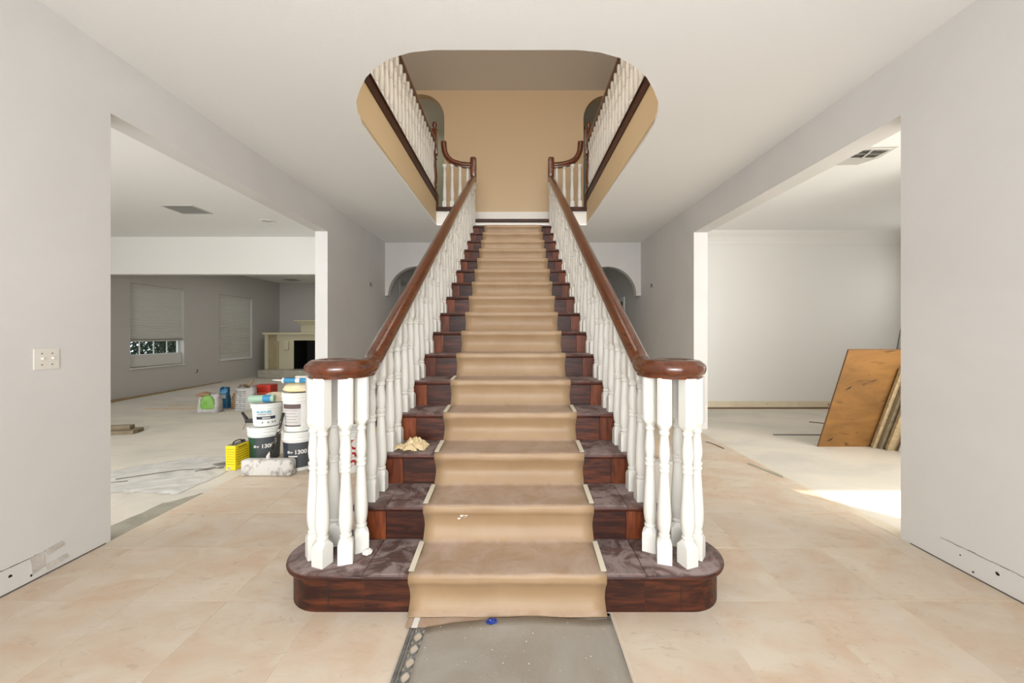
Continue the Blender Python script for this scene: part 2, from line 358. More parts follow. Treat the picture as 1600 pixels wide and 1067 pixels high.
# right room
wrb = box('wall_right_room_back', XR+.19, 7.0, 6.75, 6.9, FZ, H, M_wallw); tag(wrb, kind='structure')
wrr = box('wall_right_room_right', 6.85, 7.0, .2, 6.75, FZ, H, M_wallw); tag(wrr, kind='structure')
wst = box('wall_right_room_stub', 4.45, 6.85, 3.72, 3.92, FZ, H, M_wallw); tag(wst, kind='structure')
wrf = slab('wall_right_room_front', [[(XR+.19, FZ), (6.85, FZ), (6.85, H), (XR+.19, H)], [(4.98, .45), (6.6, .45), (6.6, 2.28), (4.98, 2.28)]], FXZ, .2, .36, M_wallw); tag(wrf, kind='structure')
cr = slab('trim_1', [[(6.75, 2.88), (6.742, 2.885), (6.735, 2.93), (6.70, 3.0), (6.65, 3.05), (6.62, H), (6.75, H)]], FYZ, XR+.19, 6.85, M_wallw); tag(cr, kind='structure')
bb = box('baseboard_back_right', XR+.19, 6.85, 6.744, 6.75, .02, .125, M_creambase); tag(bb, kind='structure')
bm = bmesh.new()
for k in range(7):
    x = 2.75+k*.55+random.uniform(-.1, .1); ab(bm, x, x+.014, 6.742, 6.746, .07+random.uniform(-.02, .02), .085)
ab(bm, XR+.19, 6.85, 6.741, 6.746, FZ, .016)
obj('nail_holes', bm, M_plyedge, bb)
# front walls behind the photographer
fr = slab('wall_front', [[(XL, FZ), (XR, FZ), (XR, H), (XL, H)], [(-1.75, .02), (1.65, .02), (1.65, 2.95), (-1.75, 2.95)]], FXZ, -1.76, -1.6, M_wall); tag(fr, kind='structure')
fr2 = slab('wall_left_room_front', [[(-8, FZ), (XL-.17, FZ), (XL-.17, H), (-8, H)], [(-7.0, .6), (-3.6, .6), (-3.6, 2.6), (-7.0, 2.6)]], FXZ, -1.76, -1.6, M_wall); tag(fr2, kind='structure')

po = box('ceiling_sun_block', -9, 8, -6.2, -1.77, 3.1, 3.2, M_ceil); tag(po, kind='structure')  # unseen roof added to keep sun out of the front opening

# torn drywall where the baseboards came off
def wall_patch(x, side, name, line, holes_, flaps):
    t = bpy.data.objects.new(name, None)
    bm = bmesh.new()
    ya, yb, zt = line; n = 30; e = .004*side
    # a thin crack line left by the baseboard's caulk
    for k in range(n):
        a = ya+(yb-ya)*k/n; b = ya+(yb-ya)*(k+1)/n; z = zt+random.uniform(-.002, .002)
        ab(bm, min(x, x+.0015*side), max(x, x+.0015*side), min(a, b), max(a, b), z, z+random.uniform(.0015, .004))
    o = obj(name, bm, M_ventd); tag(o, kind='structure')
    bm = bmesh.new(); ab(bm, min(x, x+.0012*side), max(x, x+.0012*side), min(ya, yb)-.3, max(ya, yb), .012, zt-.001)
    obj('bare_band', bm, M_wall, o)
    bm = bmesh.new(); ab(bm, min(x, x+.002*side), max(x, x+.002*side), -1.5, 2.4, .0, .006); obj('floor_gap', bm, M_ventd, o)
    for (y, z, r) in holes_:
        bm = bmesh.new(); pts = [(y+r*random.uniform(.6, 1.1)*math.cos(a), z+r*random.uniform(.6, 1.1)*math.sin(a)) for a in [k*PI/4 for k in range(8)]]
        prism(bm, [pts], FYZ, x, x+.0025*side); obj('wall_hole', bm, M_dark, o)
    for f in flaps:
        bm = bmesh.new(); prism(bm, [f], FYZ, x, x+.004*side); obj('torn_paper', bm, M_drywall, o)
    return o
wall_patch(XL, 1, 'trim_2', (1.2, 2.17, .128), [(1.945, .085, .010), (2.03, .035, .007), (1.5, .06, .008)],
           [[(1.995+.03, .128), (2.085, .133), (2.09, .05), (2.035, .032)], [(2.09, .136), (2.17, .145), (2.185, .115), (2.10, .10)], [(2.09, .055), (2.19, .06), (2.2, .035), (2.10, .02)]])
wall_patch(XR, -1, 'trim_3', (1.2, 2.23, .13), [(1.965, .085, .010), (2.13, .085, .005), (2.07, .028, .006)], [])

# stair well above the ceiling
fb = 6.34
for sgn, nm in ((-1, 'left'), (1, 'right')):
    x = HX+sgn*hw_; xo = HX+sgn*2.66
    o = box('floor_balcony_'+nm, min(x+.02*sgn, xo), max(x+.02*sgn, xo), -1.5, fb-.02, H+.03, 3.40, M_conc); tag(o, kind='structure')
    o = box('trim_fascia_'+nm, min(x, x+.02*sgn), max(x, x+.02*sgn), 2.1, fb, H+.03, 3.485, M_fascia); tag(o, kind='structure')
    o = box('wall_upper_'+nm, min(xo, xo+.1*sgn), max(xo, xo+.1*sgn), -1.5, 8.8, H+.03, 5.87, M_tan); tag(o, kind='structure')
    # white return facing the stair at the back of the opening
    xi = HX+sgn*.68
    o = box('wall_return_'+nm, min(x, xi), max(x, xi), fb, fb+.03, H+.03, 3.33, M_wallw); tag(o, kind='structure')
o = slab('floor_landing', [[(HX-2.66, 6.372), (HX-.68, 6.372), (HX-.68, 6.45), (HX+.68, 6.45), (HX+.68, 6.372), (HX+2.66, 6.372), (HX+2.66, 8.7), (HX-2.66, 8.7)]], FXY, H+.03, 3.228, M_conc); tag(o, kind='structure')
o = box('floor_gallery_front', HX-2.66, HX+2.66, -1.5, 2.1, H+.03, 3.40, M_conc) if False else None
def archw(cx, r, zs, zb): return [(cx-r, zb)]+arc(cx, zs, r, PI, 0, 20)+[(cx+r, zb)]
aL = archw(-1.77, .44, 5.36, 3.24); aR = archw(1.72, .44, 5.34, 3.24)
wu = slab('wall_upper_back', [[(HX-2.66, 3.13), (HX+2.66, 3.13), (HX+2.66, 5.87), (HX-2.66, 5.87)], aL, aR], FXZ, 7.2, 7.34, M_tan); tag(wu, kind='structure')
wn = box('wall_upper_passage', HX-2.66, HX+2.66, 8.6, 8.7, 3.13, 5.87, M_green); tag(wn, kind='structure')
bm = bmesh.new()
for x in (-1.20, 1.15): ab(bm, x-.03, x+.03, 7.34, 8.6, 3.23, 5.87)
o = obj('wall_upper_partition', bm, M_green); tag(o, kind='structure')
cu_ = box('ceiling_upper', HX-2.8, HX+2.8, -1.6, 8.8, 5.87, 5.9, M_ceil_up); tag(cu_, kind='structure')
wuf = slab('wall_upper_front', [[(HX-2.66, H+.03), (HX+2.66, H+.03), (HX+2.66, 5.87), (HX-2.66, 5.87)], [(-1.7, 3.9), (1.6, 3.9), (1.6, 5.5), (-1.7, 5.5)]], FXZ, -1.6, -1.5, M_tan); tag(wuf, kind='structure')
bbu = box('baseboard_upper_back', -1.31, 1.26, 7.18, 7.2, 3.23, 3.59, M_wallw); tag(bbu, kind='structure')
fg = box('floor_gallery', HX-2.66, HX+2.66, -1.5, 2.08, 3.14, 3.38, M_conc); tag(fg, kind='structure')

# ================================================================== STAIRCASE
R_, T_ = .19, .29
Yn = lambda i: 1.493+T_*i
rh = lambda y: .757-.029*(y-2.2)             # half distance between the handrails
st = thing('staircase', 'straight dark mahogany staircase with paper-covered steps rising to the landing', 'staircase', (XC, 1.8, 0))
def SP(o):                                      # children keep world coordinates
    o.matrix_parent_inverse = Matrix.Translation(-o.parent.location); return o
def tread_piece(x0, x1, y0, y1, z, m, name):
    bm = bmesh.new(); t = .032; r = t/2
    prof = [(y1, z-t), (y1, z)]+[(y0+r-r*math.sin(a), z-r+r*math.cos(a)) for a in [PI*k/6 for k in range(7)]]
    prism(bm, [prof], FYZ, x0, x1); return SP(obj(name, bm, m, st))
def rounded_plan(s, front, back, cxr, cyr, r):
    """bullnose outline of one side of the first step, s = -1 left, +1 right; returns world points"""
    pts = [(XC+s*.66, back), (XC+s*.66, front)]
    cx, cy = XC+s*cxr, cyr
    for k in range(0, 19):
        a = -PI/2+k*PI/18*1.0
        pts.append((cx+s*r*math.cos(a), cy+r*math.sin(a)))
    pts.append((XC+s*.80, cyr+r)); pts.append((XC+s*.80, back))
    return pts if s > 0 else pts
def ringed(bm, pts, levels):
    """stack of inset copies of an outline (inset, z)"""
    c = [Vector((p[0], p[1])) for p in pts]; n = len(c); area2 = sum(c[i].x*c[(i+1) % n].y-c[(i+1) % n].x*c[i].y for i in range(n))
    sg = 1 if area2 > 0 else -1; rings = []
    for ins, z in levels:
        ring = []
        for i in range(n):
            a = c[i-1]; b = c[i]; d = c[(i+1) % n]; t = ((b-a).normalized()+(d-b).normalized())
            t = t.normalized() if t.length > 1e-6 else (d-b).normalized()
            nn = Vector((-t.y, t.x))*sg; ring.append(bm.verts.new((b.x+nn.x*ins, b.y+nn.y*ins, z)))
        rings.append(ring)
    for a, b in zip(rings, rings[1:]):
        for k in range(n): bm.faces.new([a[k], a[(k+1) % n], b[(k+1) % n], b[k]])
    for ring, rev in ((rings[0], True), (rings[-1], False)):
        tr = tessellate_polygon([[v.co.copy() for v in ring]])
        for t in tr:
            try: bm.faces.new([ring[i] for i in t])
            except ValueError: pass
y1 = Yn(1)
# first step: straight middle and two bullnose ends
tread_piece(XC-.66, XC+.66, y1, Yn(2)+.03, R_, M_tread, 'tread')
bm = bmesh.new(); ab(bm, XC-.66, XC+.66, y1+.028, y1+.05, .0, R_-.032); SP(obj('riser', bm, M_riser, st))
for s in (-1, 1):
    bm = bmesh.new(); ringed(bm, rounded_plan(s, y1, Yn(2)+.03, .893, 1.998, .215), [(.014, R_-.032), (.003, R_-.026), (0, R_-.016), (.003, R_-.006), (.014, R_)])
    SP(obj('tread_end', bm, M_tread, st, angle=50))
    bm = bmesh.new(); ringed(bm, rounded_plan(s, y1+.028, Yn(2)+.03, .888, 1.998, .187), [(.0, 0.0), (0, R_-.032)])
    SP(obj('riser_end', bm, M_riser, st, angle=30))
    bm = bmesh.new(); ab(bm, XC+s*.832-.0015, XC+s*.832+.0015, y1+.0265, y1+.03, .002, R_-.034); SP(obj('riser_joint', bm, M_dark, st))
for i in range(2, 17):
    z = R_*i; y = Yn(i); h = rh(y); wd = h+.072 if i > 2 else .832; seam = h-.105
    tread_piece(XC-seam+.001, XC+seam-.001, y, y+T_+.03, z, M_tread, 'tread')
    for s in (-1, 1):
        a, b = XC+s*(seam+.001), XC+s*wd
        tread_piece(min(a, b), max(a, b), y+random.uniform(0, .003), y+T_+.028, z, M_tread, 'tread_end')
    bm = bmesh.new(); ab(bm, XC-seam+.001, XC+seam-.001, y+.028, y+.048, z-R_, z-.032); SP(obj('riser', bm, M_riser, st))
    for s in (-1, 1):
        a, b = XC+s*(seam+.001), XC+s*(wd-.035)
        bm = bmesh.new(); ab(bm, min(a, b), max(a, b), y+.026, y+.048, z-R_, z-.032); SP(obj('riser_end', bm, M_riser_end, st))
# landing nosing and its pale riser
y = Yn(17); bm = bmesh.new(); ab(bm, XC-.66, XC+.66, y+.028, y+.048, R_*16, R_*17-.034); SP(tag(obj('riser', bm, M_pale, st), 'pale painted riser below the landing'))
bm = bmesh.new(); ab(bm, XC-.66, XC+.66, y, y+.1, R_*17-.052, R_*17+.004, .01); SP(obj('landing_nosing', bm, M_riser, st))
# white painted closed sides
def skirt():
    bm = bmesh.new(); top = []
    for i in range(2, 17):
        top += [(Yn(i)+.05, R_*(i-1)+.0), (Yn(i)+.05, R_*i-.033)]
    top += [(Yn(17)+.02, R_*16-.033)]
    poly = [(Yn(2)+.05, 0)]+top[1:]+[(Yn(17)+.02, 2.5), (Yn(17)+.02, 0)]
    fx = lambda s: (lambda u, v, t: (XC+s*(rh(u)+.035)*t, u, v))
    prism(bm, [poly], lambda u, v, t: (XC+(rh(u)+.035)*t, u, v), -1, 1)
    return SP(obj('stair_skirt', bm, M_skirt, st))
skirt()

# kraft paper runner
def runner():
    path = [(y1-.022, .0135, 0)]
    for i in range(1, 17):
        y, z = Yn(i), R_*i; zb = R_*(i-1); j = random.uniform(-.004, .004)
        path += ([(y-.014, zb+.012, 0)] if i > 1 else [])+[(y+.002, zb+.032, -.001), (y+.019+j, zb+.07, -.003), (y+.019+j, zb+.10, -.003), (y+.006, zb+.135, -.001), (y-.010, z-.03, 0),
                 (y-.012, z-.014, 0), (y-.008, z+.003, 0), (y+.012, z+.0075, 0), (y+.08, z+.004+random.uniform(0, .003), 0), (y+.16, z+.004+random.uniform(0, .003), 0)]
        if i < 16: path += [(y+T_-.045, z+.006, 0)]
    path += [(Yn(17)-.03, R_*16+.004, 0)]
    sp = smoothpath(path, 3); bm = bmesh.new(); nx = 14; W = .459; rows = []
    for k, p in enumerate(sp):
        rows.append([bm.verts.new((-.036+(W+p.z)*(2*c/nx-1), p.x-.002*math.sin(c*1.3+k*.21)*(1 if 0 < c < nx else .5), max(.003, p.y+.0012*math.sin(c*.9+k*.5)))) for c in range(nx+1)])
    for a, b in zip(rows, rows[1:]):
        for c in range(nx): bm.faces.new([a[c], a[c+1], b[c+1], b[c]])
    o = obj('paper_runner', bm, M_kraft, smooth=True)
    md = o.modifiers.new('thick', 'SOLIDIFY'); md.thickness = .0015; md.offset = 1
    tag(o, 'brown kraft paper runner taped down the middle of the stairs', 'paper')
    return o
run = runner()
for i, sides in ((1, (-1, 1)), (2, (-1, 1)), (3, (-1, 1)), (4, (-1, 1)), (5, (-1,))):
    for s in sides:
        y = Yn(i); x = -.036+s*.459; sk = .012*s
        bm = bmesh.new(); a = [(x-.013-sk*.6, y+.018), (x+.013-sk*.6, y+.018), (x+.013+sk*.3, y+T_-.012), (x-.013+sk*.3, y+T_-.012)]
        prism(bm, [a], FXY, R_*i+.0095, R_*i+.0115)
        obj('tape', bm, M_tape, run)

bm = bmesh.new(); rs_ = random.Random(5)
for k in range(26):
    x = -.27+rs_.gauss(0, .028); z = .335+.35*(x+.27)+rs_.gauss(0, .006); r0 = rs_.uniform(.002, .007)
    q = bmesh.ops.create_icosphere(bm, subdivisions=1, radius=1)
    for v in q['verts']: v.co = Vector((x+v.co.x*r0*1.6, Yn(2)-.001+v.co.y*.003, z+v.co.z*r0*.7))
o = obj('paint_scuff', bm, M_paper, run)
# ------------------------------------------------------------------ balusters
def baluster_mesh(Ltot, name='baluster', wb=.033, slope=0.0, wt=.035):
    """square foot with chamfered shoulder, turned vase shaft, square chamfered head; foot at z=0"""
    bm = bmesh.new()
    def sq(w, z, ch, tilt=0):
        c = w-ch
        return [bm.verts.new((x, y, z+tilt*y)) for x, y in ((c, -w), (w, -c), (w, c), (c, w), (-c, w), (-w, c), (-w, -c), (-c, -w))]
    def oct_(r, z): return [bm.verts.new((r*math.cos(a), r*math.sin(a), z)) for a in [(-PI/2+PI/8)+k*PI/4 for k in range(8)]]
    def br(a, b):
        for k in range(8): bm.faces.new([a[k], a[(k+1) % 8], b[(k+1) % 8], b[k]])
    r0 = sq(wb, 0, .002); r1 = sq(wb, .092, .002); r2 = sq(wb*.90, .110, wb*.45); r3 = oct_(.024, .122)
    bm.faces.new(list(reversed(r0))); br(r0, r1); br(r1, r2); br(r2, r3)
    t0 = .655; r4 = oct_(.021, t0-.006); r5 = sq(wt*.84, t0+.008, wt*.42); r6 = sq(wt, t0+.024, .011); r7 = sq(wt, max(Ltot, t0+.04), .011, slope)
    br(r4, r5); br(r5, r6); br(r6, r7); bm.faces.new(r7); bm.faces.new(list(reversed(r4))); bm.faces.new(r3)
    prof = [(.023, .120), (.0285, .127), (.0285, .134), (.0235, .140), (.028, .155), (.0325, .185), (.0335, .215), (.0325, .255), (.0295, .31), (.0255, .37), (.0225, .42),
            (.0215, .438), (.0265, .444), (.0265, .453), (.0225, .459), (.027, .467), (.027, .477), (.021, .484), (.0245, .500), (.0275, .525), (.0272, .55), (.0235, .585), (.0205, .615),
            (.0205, .622), (.0255, .629), (.0255, .639), (.0215, .645), (.024, .655)]
    lathe(bm, prof, 14)
    bmesh.ops.recalc_face_normals(bm, faces=bm.faces[:])
    me = bpy.data.meshes.new(name); bm.to_mesh(me); bm.free(); me.materials.append(M_white)
    me.polygons.foreach_set('use_smooth', [True]*len(me.polygons)); me.set_sharp_from_angle(angle=math.radians(32))
    return me
PROF = [(-.027, -.044), (-.029, -.031), (-.037, -.025), (-.0425, -.012), (-.044, .002), (-.042, .014), (-.036, .023), (-.030, .027), (-.028, .031), (-.018, .0385), (0, .042),
        (.018, .0385), (.028, .031), (.030, .027), (.036, .023), (.042, .014), (.044, .002), (.0425, -.012), (.037, -.025), (.029, -.031), (.027, -.044)]
PROF = [(u*1.2, v*1.06) for u, v in PROF]
SL = R_/T_
zrail = lambda y: 1.18+SL*(y-2.2)
me_a = baluster_mesh(zrail(Yn(3)+.085)-.035-3*R_, slope=SL); me_b = baluster_mesh(zrail(Yn(3)+.23)-.035-3*R_, slope=SL)
me_c = baluster_mesh(1.096-R_, wt=.034, wb=.0345); me_l = baluster_mesh(.71); me_k = baluster_mesh(.82)
for s, nm in ((-1, 'left'), (1, 'right')):
    t = thing('stair_railing', f'{nm} stair railing with glossy brown volute handrail and white turned balusters', 'railing', (XC+s*.757, 2.2, 0))
    def P_(o): o.parent = t; o.matrix_parent_inverse = Matrix.Translation(-t.location); return o
    for (rx, y, rz) in ((.752, 2.0, .5), (.786, 1.897, .3), (.890, 1.872, -.35), (.966, 1.94, -.9), (.918, 2.055, .3)):
        o = link('baluster', me_c); o.location = (XC+s*rx, y, R_); o.rotation_euler.z = -s*rz; P_(o)
    for i in range(2, 17):
        for k, me in ((.085, me_a), (.23, me_b)):
            y = Yn(i)+k; o = link('baluster', me); o.location = (XC+s*rh(y), y, R_*i); P_(o)
    # handrail: volute then rake
    cx, cy, z0 = .866, 1.982, 1.139
    vol = []; n = 54
    for k in range(n+1):
        u = k/n; a = PI-(-1)*u*PI*2*1.30; r = .130*(1-u)+.058*u-.02*math.sin(PI*u)*.3
        vol.append((cx+r*math.cos(a), cy+r*math.sin(a), z0))
    vol.reverse()
    pts = [Vector((XC+s*x, y, z)) for x, y, z in vol]
    pts += [Vector((XC+s*.732, 2.03, z0)), Vector((XC+s*.742, 2.09, z0+.004)), Vector((XC+s*rh(2.15), 2.15, z0+.014))]
    for k in range(0, 40):
        y = 2.2+k*(6.27-2.2)/39; pts.append(Vector((XC+s*rh(y), y, zrail(y))))
    bm = bmesh.new(); sweep(bm, pts, PROF, .18); hr_ = P_(obj('handrail', bm, M_rail, angle=42))
    bm = bmesh.new(); lathe(bm, [(.03, z0-.044), (.05, z0-.03), (.052, z0+.02), (.04, z0+.036), (.0, z0+.04)], 20, XC+s*(cx), cy, cap=False)
    ve = obj('volute_eye', bm, M_railx, angle=40); ve.parent = hr_
    # upright gooseneck at the head of the stair, then the short landing rail sweeping up to the newel
    gx = XC+s*rh(6.3); bm = bmesh.new(); ab(bm, gx-.052, gx+.052, 6.255, 6.36, 3.80, 4.205, .03); P_(obj('gooseneck', bm, M_railx, angle=40))
    lp = smoothpath([(gx, 6.33, 4.085), (XC+s*.80, 6.33, 4.095), (XC+s*.93, 6.33, 4.125), (XC+s*1.02, 6.33, 4.17), (XC+s*1.085, 6.33, 4.25), (XC+s*1.115, 6.33, 4.34), (XC+s*1.125, 6.33, 4.47)], 4)
    bm = bmesh.new(); rings = []
    for q, p in enumerate(lp):                # sections square to the path, in the vertical plane
        tt = (lp[min(q+1, len(lp)-1)]-lp[max(q-1, 0)]).normalized(); nn = Vector((-tt.z, 0, tt.x))
        if nn.z < 0: nn = -nn
        if tt.z > .99: nn = Vector((-s, 0, 0))
        rings.append([bm.verts.new(p+nn*v*1.0+Vector((0, u, 0))) for u, v in PROF])
    for a, b in zip(rings, rings[1:]):
        for j in range(len(PROF)): bm.faces.new([a[j], a[(j+1) % len(PROF)], b[(j+1) % len(PROF)], b[j]])
    bm.faces.new(rings[0]); bm.faces.new(rings[-1]); P_(obj('landing_rail', bm, M_railx, angle=42))
    xa, xb = XC+s*.64, XC+s*1.24
    bm = bmesh.new(); ab(bm, min(xa, xb), max(xa, xb), 6.29, 6.40, 3.332, 3.392, .006); P_(obj('landing_sill', bm, M_riser))
    for rx in (.735, .86, .99, 1.115):
        o = link('baluster', me_l); o.location = (XC+s*rx, 6.345, 3.392); P_(o)
    for ch in t.children: ch.matrix_parent_inverse = Matrix.Translation(-t.location)
    # balcony railing
    b = thing('balcony_railing', f'{nm} upstairs gallery railing with brown rail above the ceiling opening', 'railing', (HX+s*1.28, 6.34, 3.48))
    def B_(o): o.parent = b; o.matrix_parent_inverse = Matrix.Translation(-b.location); return o
    def bx_(name, xa, xb, ya, yb, za, zb, m, bv=0):
        bm = bmesh.new(); ab(bm, min(xa, xb), max(xa, xb), ya, yb, za, zb, bv); return B_(obj(name, bm, m))
    bx_('shoe_board', HX+s*1.228, HX+s*1.25, 2.1, 6.36, 3.485, 3.60, M_riser, .004)
    bx_('shoe_cap', HX+s*1.218, HX+s*1.34, 2.1, 6.36, 3.60, 3.625, M_riser, .006)
    bm = bmesh.new(); sweep(bm, [(HX+s*1.28, 2.1, 4.452), (HX+s*1.28, 6.36, 4.452)], PROF); B_(obj('handrail', bm, M_rail, angle=42))
    for k in range(28):
        o = link('baluster', me_k); o.location = (HX+s*1.28, 6.22-.148*k, 3.62); B_(o)
    bx_('corner_block', HX+s*1.215, HX+s*1.25, 6.30, 6.40, 3.33, 3.62, M_riser, .004)
    bm = bmesh.new(); nx_, ny_ = HX+s*1.285, 6.42
    ab(bm, nx_-.045, nx_+.045, ny_-.045, ny_+.045, 3.33, 3.72, .005); ab(bm, nx_-.05, nx_+.05, ny_-.05, ny_+.05, 4.30, 4.72, .008)
    lathe(bm, [(.04, 3.72), (.03, 3.74), (.045, 3.76), (.03, 3.79), (.042, 3.85), (.047, 3.95), (.036, 4.1), (.03, 4.2), (.045, 4.23), (.03, 4.26), (.042, 4.30)], 16, nx_, ny_)
    np_ = B_(obj('newel_post', bm, M_railx, angle=35))
    bm = bmesh.new(); lathe(bm, [(.02, 4.72), (.03, 4.73), (.018, 4.745), (.034, 4.765), (.044, 4.80), (.034, 4.84), (.012, 4.855)], 16, nx_, ny_); bf = obj('ball_finial', bm, M_railx, smooth=True); bf.parent = np_

# ================================================================== THINGS ON THE STAIR AND AT ITS FOOT
def crumple(bm, cx, cy, cz, rx, ry, rz, seed, amp=.35, sub=3):
    rs = random.Random(seed); ph = [rs.uniform(0, 6.28) for _ in range(12)]; fr = [rs.uniform(3, 11) for _ in range(12)]
    r = bmesh.ops.create_icosphere(bm, subdivisions=sub, radius=1)
    for v in r['verts']:
        d = v.co.normalized(); a = 0
        for q in range(0, 12, 3):
            a += abs(math.sin(fr[q]*d.x+fr[q+1]*d.y*1.2+fr[q+2]*d.z+ph[q]))
        k = 1-amp+amp*a/2.6; p = d*k
        z = max(p.z, -.35)+.35
        v.co = Vector((cx+p.x*rx, cy+p.y*ry, cz+z*rz))
def rag_sheet(bm, cx, cy, rx, ry, rz, seed):
    rs = random.Random(seed); n = 44; q = [(rs.uniform(0, 6.3), rs.uniform(9, 20), rs.uniform(0, 6.3)) for _ in range(4)]; g = []
    for j in range(n+1):
        row = []
        for i in range(n+1):
            u, v = i/n*2-1, j/n*2-1; rr = min(1, math.sqrt(u*u+v*v)/1.15); a = math.atan2(v, u)
            w_ = sum(1-abs(math.sin((math.cos(d)*u+math.sin(d)*v)*f*.5+p+1.3*math.sin(2.3*u-1.7*v+p))) for d, f, p in q)/4
            e = 1+.14*math.sin(5*a+seed)+.08*math.sin(11*a)
            z = rz*(1-rr**2.2)*(.62+.55*w_)+.010*w_*(1-rr)+.0035*w_+.001
            row.append(bm.verts.new((cx+u*rx*e, cy+v*ry*e, z)))
        g.append(row)
    for a_, b_ in zip(g, g[1:]):
        for i in range(n): bm.faces.new([a_[i], a_[i+1], b_[i+1], b_[i]])
bm = bmesh.new(); [rag_sheet(bm, *a) for a in ((0, 0, .075, .055, .066, 1), (-.085, -.02, .045, .034, .026, 2), (-.02, -.055, .04, .026, .028, 4), (.035, -.02, .045, .04, .04, 7))]
o = obj('rag', bm, M_rag, smooth=True); o.location = (XC-.60, 2.50, .571); tag(o, 'crumpled yellowed rag on the third step left of the paper', 'rag')
bm = bmesh.new(); crumple(bm, 0, 0, 0, .022, .024, .014, 13, .6, 3)
o = obj('tissue_scrap', bm, M_paper); o.location = (-.755, 1.965, .191); tag(o, 'small crumpled white paper scrap beside a baluster foot on the bottom step', 'paper')
# grey mat over a lattice rubber mat
def mat_sheet():
    bm = bmesh.new(); nx, ny = 26, 40; rows = []
    for j in range(ny+1):
        row = []
        for i in range(nx+1):
            u, v = i/nx, j/ny
            x = -.397+.834*u; yt = 1.702+.048*min(1, u*2.8); y = -.2+(yt+.2)*v
            z = .013+.0012*math.sin(9*u+4*v*7)+.0008*math.sin(31*u*v+3)
            if v > .93: z += .008*(v-.93)/.07*max(0, math.sin(u*PI*1.1))
            row.append(bm.verts.new((x+.002*math.sin(v*40), y+.004*math.sin(u*13), z)))
        rows.append(row)
    for a, b in zip(rows, rows[1:]):
        for i in range(nx): bm.faces.new([a[i], a[i+1], b[i+1], b[i]])
    o = obj('doormat_cover', bm, M_mat, smooth=True); md = o.modifiers.new('thick', 'SOLIDIFY'); md.thickness = .003; md.offset = -1
    tag(o, 'grey cloth runner lying in front of the bottom step', 'mat'); return o
mat_sheet()
def lattice():
    t = thing('rubber_mat', 'grey rubber lattice doormat showing left of the grey cloth', 'mat', (-.02, .6, 0))
    bm = bmesh.new()
    x0, x1, ya, yb = -.468, .44, -.1, 1.79
    ab(bm, x0, x0+.014, ya, yb, .0, .009); ab(bm, x1-.014, x1, ya, yb, .0, .009); ab(bm, x0, x1, yb-.014, yb, 0, .009); ab(bm, x0+.02, x0+.027, ya, yb-.02, 0, .009)
    o = obj('mat_border', bm, M_rubber, t); o.matrix_parent_inverse = Matrix.Translation(-t.location)
    bm = bmesh.new()
    for q in range(5):
        xc = x0+.048+q*.05
        for k in range(2):
            pts = []
            for j in range(0, 165):
                y = ya+j*(yb-.02-ya)/164
                pts.append((xc+(.022 if k else -.022)*math.sin(y*2*PI/.13+(q % 2)*PI), y, .0045))
            tube(bm, pts, .0042, 5)
    o = obj('mat_lattice', bm, M_rubber, t); o.matrix_parent_inverse = Matrix.Translation(-t.location)
lattice()
bm = bmesh.new(); prism(bm, [[(-.49, 1.785), (-.49, 1.705), (-.1, 1.700), (.1, 1.72), (.1, 1.785)]], FXY, .0095, .011)
o = obj('paper_scrap', bm, M_kraft); tag(o, 'flat kraft paper offcut between bottom step and lattice mat', 'paper')
bm = bmesh.new(); ab(bm, -.46, -.435, 1.70, 1.77, .0112, .0122); obj('tape', bm, M_paper, o)
bm = bmesh.new(); crumple(bm, 0, 0, 0, .024, .016, .012, 21, .75, 3)
o = obj('plastic_scrap', bm, M_blue); o.location = (-.104, 1.725, .014); tag(o, 'small crumpled blue plastic scrap on the grey cloth', 'litter')
# plaster crumbs
bm = bmesh.new()
for k in range(90):
    x = random.gauss(.05, .35) if k < 45 else random.uniform(-2.4, 2.4); y = random.uniform(1.46, 1.78) if k < 45 else random.uniform(1.3, 3.6)
    if k >= 45 and abs(x) < 1.25: continue
    if k < 45 and not -.38 < x < .42: continue
    z = .016 if k < 45 else .001; r = random.uniform(.0012, .0028)
    q = bmesh.ops.create_icosphere(bm, subdivisions=1, radius=r)
    for v in q['verts']: v.co = Vector((v.co.x+x, v.co.y+y, v.co.z*.6+z+r*.3))
o = obj('plaster_crumbs', bm, M_paper); tag(o, 'white plaster crumbs scattered over grey cloth and tiles', 'debris', kind='stuff')

# ================================================================== PAINTING AND FLOORING SUPPLIES
def pail(name, label, loc, h=.365, rb=.130, rt=.148, lid=True, rot=0, group=None):
    t = thing(name, label, 'bucket', loc, rot, group)
    bm = bmesh.new(); zr = h*.80
    R = lambda z: rb+(rt-rb)*z/h
    prof = [(rb*.94, 0), (rb, .008), (R(zr), zr), (R(zr)+.009, zr+.004), (R(zr)+.009, zr+.012), (R(zr)+.003, zr+.018), (R(zr)+.004, h-.04), (R(h)+.008, h-.036), (R(h)+.008, h-.028), (R(h)+.003, h-.024), (rt+.004, h-.006), (rt+.004, h)]
    if lid: lathe(bm, prof, 32)
    else:
        lathe(bm, prof+[(rt-.002, h), (rb-.004, .02)], 32)
    obj('pail_body', bm, M_plastic, t, angle=35)
    if lid:
        bm = bmesh.new(); lathe(bm, [(rt+.007, h-.016), (rt+.009, h-.012), (rt+.009, h+.004), (rt+.002, h+.008), (rt-.008, h+.008), (rt-.012, h+.002), (.01, h+.002)], 32)
        obj('lid', bm, M_plastic, t, angle=35)
    return t, R
